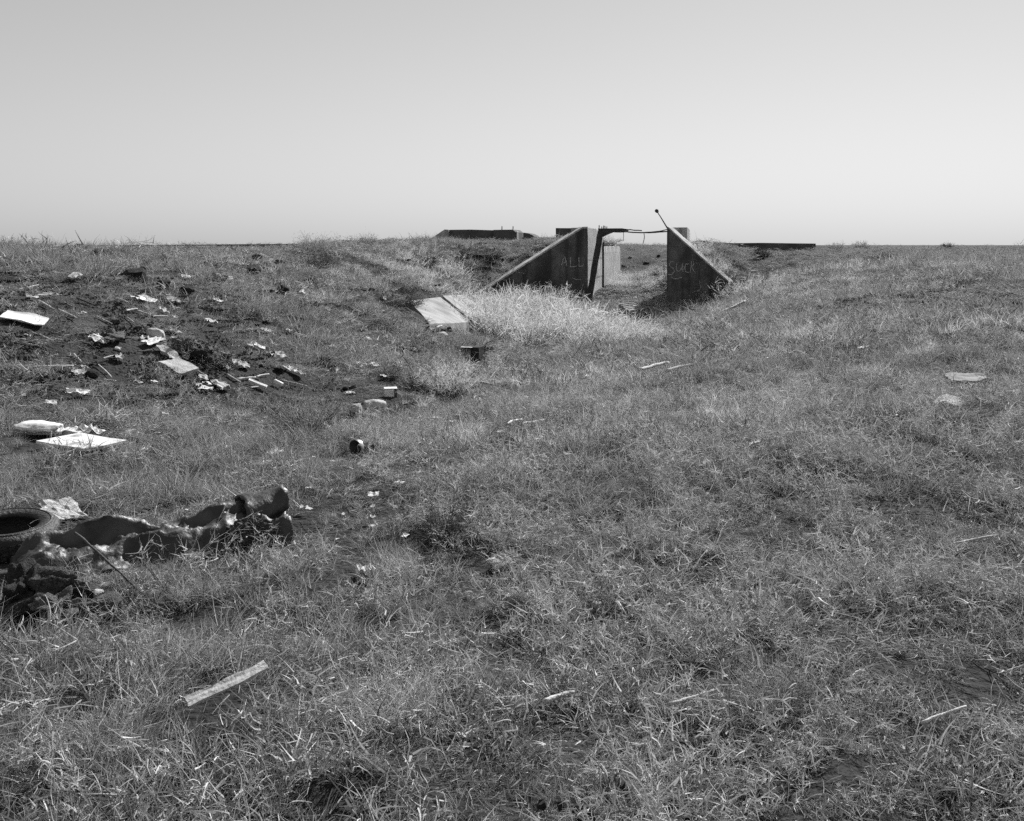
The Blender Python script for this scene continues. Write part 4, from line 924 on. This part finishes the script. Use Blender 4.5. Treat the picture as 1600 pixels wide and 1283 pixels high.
for k, (a, b) in enumerate([((40, 579), (115, 577)), ((115, 560), (127, 572)), ((152, 576), (175, 596)), ((180, 560), (185, 570)), ((50, 525), (80, 536)), ((35, 540), (60, 548)), ((270, 513), (287, 512)), ((100, 525), (130, 533)),
                            ((195, 498), (210, 508)), ((210, 489), (235, 497)), ((60, 475), (85, 490)), ((90, 490), (120, 502)), ((150, 500), (175, 512)), ((120, 470), (150, 482)), ((45, 565), (68, 571)), ((310, 585), (322, 592)),
                            ((355, 590), (375, 602)), ((370, 598), (400, 596)), ((370, 610), (378, 622)), ((330, 600), (360, 604)), ((320, 665), (342, 673)), ((465, 520), (490, 512)), ((285, 560), (300, 552)), ((670, 520), (690, 513)),
                            ((640, 495), (676, 516)), ((440, 600), (480, 608)), ((235, 500), (262, 497)), ((180, 470), (200, 480)), ((45, 455), (60, 450)), ((1130, 470), (1150, 463)), ((485, 465), (492, 461)), ((700, 605), (735, 602)), ((748, 601), (775, 606))]):
    pl = rs.random() < 0.6; d_ = hit(*a).y
    stick('fallen_stick', a, b, 0.0014 * d_ * rs.uniform(0.5, 1.0), 'stick_pale' if pl else 'stick_dark', ('thin pale' if pl else 'thin dark') + ' stick lying loose near ' + near(*a), 'stick',
          ('pale' if pl else 'dark') + ' sticks near ' + near(*a), 700 + k, 0.02)

rs = random.Random(21)
for k in range(70):
    px = rs.uniform(40, 430); py = rs.uniform(455, 615)
    if py < 440 + (px - 40) * 0.18: continue
    q_ = hit(px, py); sz = rs.uniform(0.05, 0.13); u_ = rs.random()
    if u_ < 0.4:
        rock('loose_stone', px, py, sz, 'stone_dark', 'small dark stone strewn on the dirt bank near ' + near(px, py), 'stone', 'dark stones near ' + near(px, py), 900 + k, 1, 0.35, 0.7)
    elif u_ < 0.75:
        a_ = rs.uniform(-25, 35); l_ = rs.uniform(8, 22)
        stick('fallen_stick', (px, py), (px + l_ * math.cos(R(a_)), py + l_ * math.sin(R(a_)) * 0.7), 0.0012 * q_.y * rs.uniform(0.5, 1.0), 'stick_pale' if k % 2 else 'stick_dark', ('thin pale' if k % 2 else 'thin dark') + ' stick lying loose near ' + near(px, py), 'stick', ('pale' if k % 2 else 'dark') + ' sticks near ' + near(px, py), 950 + k, 0.03)
    else:
        scrap('paper_scrap', px, py, sz * 1.3, 'paper_grey', 'small greyish scrap of litter in the grass near ' + near(px, py), 'litter', 'greyish litter near ' + near(px, py), 980 + k, crump=0.38, n=4, dz=0.03)

# ------------------------------------------------------------------ ground cover scattered as stuff
def blobs(lst):
    out = []
    for px, py, r in lst: p = hit(px, py); out.append((p.x, p.y, r))
    return out
def blobmask(x, y, B):
    m = np.zeros_like(x)
    for bx, by, r in B: m = np.maximum(m, np.exp(-((x - bx) ** 2 + (y - by) ** 2) / (r * r)))
    return m
BARE = blobs([(90, 480, 2.6), (60, 540, 1.6), (200, 540, 1.6), (320, 560, 1.2), (150, 580, 1.2), (1430, 485, 2.6), (1520, 470, 2.4), (985, 474, 1.8), (1000, 468, 2.0), (300, 480, 1.2)]) 
TALL = blobs([(780, 492, 2.2), (820, 505, 2.2), (860, 500, 2.4), (880, 488, 2.2), (840, 530, 2.4), (790, 540, 1.8), (900, 535, 2.0), (915, 520, 1.3), (1090, 478, 1.6), (1125, 472, 1.4), (1160, 464, 0.9), (1195, 452, 0.8), 
              (960, 540, 1.4),  (955, 446, 1.6), (990, 441, 1.8), (1020, 446, 1.4)])
PALE = blobs([(560, 410, 3.0), (640, 425, 2.6), (690, 445, 2.4), (600, 450, 2.2), (560, 470, 1.8), (1260, 415, 3.5), (1320, 410, 3.0), (1220, 455, 2.5), (620, 540, 2.0), (960, 445, 2.0), (980, 437, 2.0), (180, 410, 2.5),
              (500, 400, 3.0), (300, 412, 2.0), (400, 432, 2.0), (120, 415, 2.0), (740, 400, 3.0), (1160, 440, 2.0), (700, 560, 1.5), (1400, 430, 2.5), (1180, 480, 2.5)])
SL = []
def scatter(name, label, cat, protos, bands, keep, scl, seed, tilt=0.25):
    """bands: (d0, d1, per square metre, first proto, last proto, scale)"""
    rs = np.random.RandomState(seed); PX = []; PY = []; PS = []; PI = []
    for d0, d1, dens, p0, p1, sc in bands:
        w1 = 0.60 * d1 + 1.6; n = int(dens * 2 * w1 * (d1 - d0)); x = rs.uniform(-w1, w1, n); y = rs.uniform(d0, d1, n)
        k = np.abs(x) < 0.60 * y + 1.6; x = x[k]; y = y[k]
        k = rs.rand(len(x)) < keep(x, y); x = x[k]; y = y[k]
        kp = np.zeros_like(x)
        for kx, ky, kr, kw in KEEP:
            kp = np.maximum(kp, kw * smooth01(kr * 1.25, kr * 0.85, np.hypot(x - kx, y - ky)))
        k = rs.rand(len(x)) >= kp; x = x[k]; y = y[k]
        PX.append(x); PY.append(y); PI.append(rs.randint(p0, p1 + 1, len(x))); PS.append(sc * rs.uniform(0.65, 1.35, len(x)) * scl(x, y))
    x = np.concatenate(PX); y = np.concatenate(PY); z = terrain(x, y); n = len(x)
    # nothing grows inside the concrete
    ok = np.ones(n, bool)
    for (P, T, sd_) in ((PL, TL, -1), (PR, TR, 1)):
        dv = T - P; L = np.hypot(*dv); u = dv / L; nb = np.array([-u[1], u[0]]); nb = nb if nb[1] > 0 else -nb
        qx, qy = x - P[0], y - P[1]; s = qx * u[0] + qy * u[1]; bk = qx * nb[0] + qy * nb[1]
        ok &= ~((s > -0.1) & (s < L) & (bk > -0.06) & (bk < 0.5))
        t = qx * AX[0] + qy * AX[1]; pr = (qx * RT[0] + qy * RT[1]) * sd_
        ok &= ~((t > 0) & (t < 6.0) & (pr > -0.06) & (pr < 0.9))
    x, y, z = x[ok], y[ok], z[ok]; n = len(x)
    me = bpy.data.meshes.new(name); me.vertices.add(n); me.vertices.foreach_set('co', np.stack([x, y, z], -1).ravel().astype(np.float32))
    a = me.attributes.new('rot', 'FLOAT_VECTOR', 'POINT')
    a.data.foreach_set('vector', np.stack([rs.normal(0, tilt, n), rs.normal(0, tilt, n), rs.uniform(0, 6.283, n)], -1).ravel().astype(np.float32))
    a = me.attributes.new('scl', 'FLOAT', 'POINT'); a.data.foreach_set('value', np.concatenate(PS)[ok].astype(np.float32))
    a = me.attributes.new('pid', 'INT', 'POINT'); a.data.foreach_set('value', np.concatenate(PI)[ok].astype(np.int32))
    o = bpy.data.objects.new(name, me); COL.objects.link(o); tag(o, label, cat, kind='stuff')
    pc = bpy.data.collections.new(name + '_kinds')
    for k, pm in enumerate(protos):
        q = bpy.data.objects.new('%s_%03d' % (name, k), pm); pc.objects.link(q)
    ng = bpy.data.node_groups.new(name, 'GeometryNodeTree')
    ng.interface.new_socket('Geometry', in_out='INPUT', socket_type='NodeSocketGeometry'); ng.interface.new_socket('Geometry', in_out='OUTPUT', socket_type='NodeSocketGeometry')
    N = ng.nodes; L = ng.links; gi = N.new('NodeGroupInput'); go = N.new('NodeGroupOutput')
    ci = N.new('GeometryNodeCollectionInfo'); ci.inputs['Collection'].default_value = pc; ci.inputs['Separate Children'].default_value = True; ci.inputs['Reset Children'].default_value = True
    ip = N.new('GeometryNodeInstanceOnPoints'); ip.inputs['Pick Instance'].default_value = True
    def na(nm, dt): k = N.new('GeometryNodeInputNamedAttribute'); k.data_type = dt; k.inputs['Name'].default_value = nm; return k.outputs[0]
    er = N.new('FunctionNodeEulerToRotation')
    L.new(na('rot', 'FLOAT_VECTOR'), er.inputs[0]); L.new(er.outputs[0], ip.inputs['Rotation'])
    L.new(na('scl', 'FLOAT'), ip.inputs['Scale']); L.new(na('pid', 'INT'), ip.inputs['Instance Index'])
    mp = N.new('GeometryNodeMeshToPoints')
    L.new(gi.outputs[0], mp.inputs[0]); L.new(mp.outputs[0], ip.inputs['Points']); L.new(ci.outputs[0], ip.inputs['Instance']); L.new(ip.outputs[0], go.inputs[0])
    mod = o.modifiers.new('scatter', 'NODES'); mod.node_group = ng
    print(name, n)
    return o

def bare(x, y): return blobmask(x, y, BARE)
def tall(x, y): return blobmask(x, y, TALL)
def pale(x, y): return blobmask(x, y, PALE)
def patch(x, y, s, o, g=3.6): return np.clip(0.5 + g * fbm(x + o, y - o, s, 3), 0.0, 1)
RIGHT = lambda x, y: smooth01(-1.6, 1.2, x - 0.05 * y)          # coarse weeds dominate the near right
def zone(x, y): return smooth01(-3.5, -6.0, x) * smooth01(18, 23, y)   # trodden crest before the long wall
def crest(x, y): return (1 - 0.5 * smooth01(38, 52, y)) * (1 - 0.75 * smooth01(-3.5, -6.0, x) * smooth01(18, 23, y)) * (1 - 0.6 * smooth01(10, 13, x) * smooth01(40, 48, y))           # shorter growth on the far plain
BARE += [(6.2, 39.6, 1.7), (7.5, 39.6, 1.6), (6.4, 37.6, 1.6), (7.6, 37.6, 1.4)]

def proto_weedbush(seed, nst, L, w):
    rnd = random.Random(seed); r = Rib()
    for k in range(nst):
        a = rnd.uniform(0, 6.28); q = 0.035 * rnd.random(); p = Vector((q * math.cos(a), q * math.sin(a), -0.01))
        d = (rdir(rnd, 12, 80) + Vector((math.cos(a), math.sin(a), 0)) * 0.4).normalized(); l = L * rnd.uniform(0.45, 1.1); c = rvec(rnd, 0.4); t0 = rnd.random() ** 1.3
        r.blade(p, d, l, w, c, t0 * 0.6, rnd, 4, 0.5)
        for j in range(12):
            f = 0.25 + 0.75 * rnd.random() ** 0.7; q2 = p + (d + c * f * 0.5 + Vector((0, 0, -0.25 * f))).normalized() * l * f
            r.blade(q2, d * 0.4 + rvec(rnd, 0.8), L * rnd.uniform(0.12, 0.36), w * rnd.uniform(0.6, 1.1), rvec(rnd, 1.1), min(1, t0 * 0.5 + 0.25 * f + rnd.random() ** 2 * 0.6), rnd, 3, 0.2)
    return r.mesh('weed_bush', 'weed')
P_bush = [proto_weedbush(800 + k, 13, 0.15, 0.0036) for k in range(9)]
scatter('bushy_weeds', 'bushy brittle weeds with pale curled tips crowding the near rise', 'weeds', P_bush, [(1.6, 6, 75, 0, 8, 1.0), (6, 11, 48, 0, 8, 1.15), (11, 17, 16, 0, 8, 1.3)],
        lambda x, y: np.clip(0.12 + 0.88 * smooth01(-2.0, 0.8, x - 0.02 * y + 0.35 * np.maximum(0, 3.8 - y)), 0, 1) * (0.14 + 0.86 * patch(x, y, 2.9, 71, 5.0)) * smooth01(17, 8, y - 0.25 * x),
        lambda x, y: 0.6 + 0.95 * patch(x, y, 2.9, 71), 12, 0.2)
P_curly = [proto_curly(100 + k, 105, 0.09, 0.072, 0.0034) for k in range(8)] + [proto_curly(150 + k, 80, 0.24, 0.12, 0.009) for k in range(6)]
KEEP.extend([(TL[0] + 0.5, TL[1] - 0.9, 1.1, 0.8), (TR[0] - 0.2, TR[1] - 0.9, 0.9, 0.8)])
scatter('weed_cover', 'coarse curled dry weeds matted over the near ground', 'weeds', P_curly,
        [(1.6, 6, 85, 0, 7, 0.9), (6, 13, 60, 0, 7, 1.2), (13, 30, 22, 8, 13, 1.1)],
        lambda x, y: np.clip(0.35 + 0.65 * RIGHT(x, y), 0, 1) * np.maximum(0.30 + 0.25 * (y < 9), patch(x, y, 2.6, 3, 4.2)) * (1 - 0.5 * zone(x, y)) * (1 - 0.8 * bare(x, y)) * (1 - 0.8 * tall(x, y)),
        lambda x, y: 0.5 + 1.15 * patch(x, y, 1.7, 11), 1)
P_tuft = [proto_tuft(200 + k, 85, 0.05, 0.12, 0.0024) for k in range(6)] + [proto_tuft(250 + k, 90, 0.15, 0.18, 0.0060) for k in range(6)] + [proto_tuft(280 + k, 90, 0.40, 0.26, 0.014, n2=2) for k in range(5)]
scatter('dry_grass', 'thin dry grass in tufts over the swale and banks', 'grass', P_tuft,
        [(1.6, 6, 75, 0, 5, 1.0), (6, 14, 62, 0, 5, 1.1), (14, 30, 24, 6, 11, 1.0), (30, 62, 8, 12, 16, 1.0), (62, 130, 2.0, 12, 16, 1.4)],
        lambda x, y: (0.28 + 0.72 * patch(x, y, 0.9, 23)) * (1 - 0.5 * zone(x, y)) * (1 - 0.85 * bare(x, y)) * np.clip(1.0 - 0.88 * RIGHT(x, y) * smooth01(13, 7, y), 0, 1),
        lambda x, y: (0.5 + 1.0 * patch(x, y, 1.1, 31)) * crest(x, y), 2)
P_thatch = [proto_thatch(300 + k, 80, 0.16, 0.10, 0.0036) for k in range(6)] + [proto_thatch(330 + k, 80, 0.40, 0.18, 0.010) for k in range(5)]
scatter('straw_litter', 'flattened straw and stalks lying on the earth', 'straw', P_thatch,
        [(1.6, 8, 15, 0, 5, 0.9), (8, 16, 20, 0, 5, 1.1), (16, 34, 8, 6, 10, 1.0), (34, 62, 4, 6, 10, 1.4)],
        lambda x, y: (0.3 + 0.7 * patch(x, y, 1.3, 47)) * (1 - 0.1 * bare(x, y)), lambda x, y: 0.8 + 0.4 * patch(x, y, 1.0, 5), 3, 0.16)
P_feather = [proto_feather(400 + k, 38, 0.13, 0.42, 0.006) for k in range(6)] + [proto_feather(430 + k, 46, 0.30, 0.50, 0.012) for k in range(6)]
scatter('tall_dry_grass', 'pale feathery tall grass filling the trench before the portal and the bank crests', 'tall grass', P_feather,
        [(10, 26, 9, 0, 5, 0.8), (26, 62, 7, 6, 11, 1.0), (62, 120, 0.4, 6, 11, 1.0)],
        lambda x, y: np.clip(tall(x, y) * 1.1 * (0.3 + 0.7 * patch(x, y, 1.0, 83)) + 0.6 * pale(x, y) * patch(x, y, 0.6, 3) + 0.02 * (y > 20), 0, 1) * (1 - bare(x, y)) * (1 - 0.95 * zone(x, y)),
        lambda x, y: (0.5 + 1.45 * tall(x, y) * (0.6 + 0.8 * patch(x, y, 0.5, 61))) * crest(x, y), 4, 0.15)
def proto_clods(seed, n, spread, r):
    rnd = random.Random(seed); bm = bmesh.new()
    for k in range(n):
        a = rnd.uniform(0, 6.28); q = spread * math.sqrt(rnd.random()); s_ = r * rnd.uniform(0.3, 1.2)
        M = Matrix.Translation((q * math.cos(a), q * math.sin(a), s_ * 0.2)) @ Matrix.Rotation(rnd.uniform(0, 6), 4, Vector((rnd.random(), rnd.random(), 1)).normalized()) @ Matrix.Diagonal((s_, s_ * rnd.uniform(0.6, 1), s_ * rnd.uniform(0.5, 0.9), 1))
        bmesh.ops.create_icosphere(bm, subdivisions=1, radius=0.5, matrix=M)
    for v in bm.verts: v.co += Vector((rnd.uniform(-1, 1), rnd.uniform(-1, 1), rnd.uniform(-1, 1))) * r * 0.12
    me = bpy.data.meshes.new('crumbs'); bm.to_mesh(me); bm.free(); me.materials.append(MATS['stone_dark' if seed % 3 == 0 else 'clod']); return me
scatter('earth_crumbs', 'crumbled dark earth and small stones over the bare ground', 'earth crumbs', [proto_clods(600 + k, 26, 0.2, 0.035) for k in range(5)] + [proto_clods(620 + k, 26, 0.4, 0.09) for k in range(5)],
        [(1.6, 16, 28, 0, 4, 1.0), (16, 50, 4, 5, 9, 1.0)], lambda x, y: np.clip(0.02 + 0.08 * (y > 12) + 0.9 * bare(x, y), 0, 1), lambda x, y: 1 + 0 * x, 6, 0.05)

def floor_mask(x, y):
    qx, qy = x - PL[0], y - PL[1]; t = qx * AX[0] + qy * AX[1]; p = qx * RT[0] + qy * RT[1]
    return smooth01(-4.5, -2.0, t) * smooth01(9, 5, t) * smooth01(-0.6, 0.4, p) * smooth01(4.2, 3.2, p)
def proto_gravel(seed): 
    m_ = proto_clods(seed, 40, 0.35, 0.075); m_.materials.clear(); m_.materials.append(MATS['stone_pale' if seed % 2 else 'concrete_mid']); return m_
scatter('gravel', 'pale broken gravel covering the portal floor', 'gravel', [proto_gravel(640 + k) for k in range(4)], [(36, 54, 22, 0, 3, 1.0)], floor_mask, lambda x, y: 1 + 0 * x, 8, 0.05)

LIGHT = blobs([(1000, 600, 2.4), (1100, 565, 3.0), (1250, 525, 3.5), (1400, 505, 3.0), (1500, 440, 5.0), (1300, 450, 5.0), (1200, 475, 4.0), (1150, 505, 3.0), (900, 590, 2.0), (800, 562, 1.6), (1420, 600, 2.2), (600, 540, 2.2), (650, 522, 2.0), (560, 440, 3.0), (640, 430, 3.0), (1100, 520, 3.0), (700, 680, 1.3), (850, 700, 1.2), (1150, 640, 1.6)])
P_light = [proto_tuft(900 + k, 70, 0.06, 0.14, 0.0032, mname='feather') for k in range(5)] + [proto_tuft(920 + k, 80, 0.16, 0.17, 0.0062, mname='feather') for k in range(5)] + [proto_tuft(940 + k, 80, 0.38, 0.22, 0.013, mname='feather', n2=2) for k in range(5)]
scatter('bleached_grass', 'bleached fine grass lighter than the rest, sweeping up the open slope', 'grass', P_light, [(6, 14, 34, 0, 4, 1.0), (14, 30, 15, 5, 9, 1.0), (30, 60, 5, 10, 14, 1.0)],
        lambda x, y: np.clip(blobmask(x, y, LIGHT), 0, 1) * (0.1 + 0.9 * patch(x, y, 0.8, 91)) * (1 - 0.8 * bare(x, y)), lambda x, y: (0.6 + 0.7 * patch(x, y, 1.2, 37)) * crest(x, y), 15, 0.22)
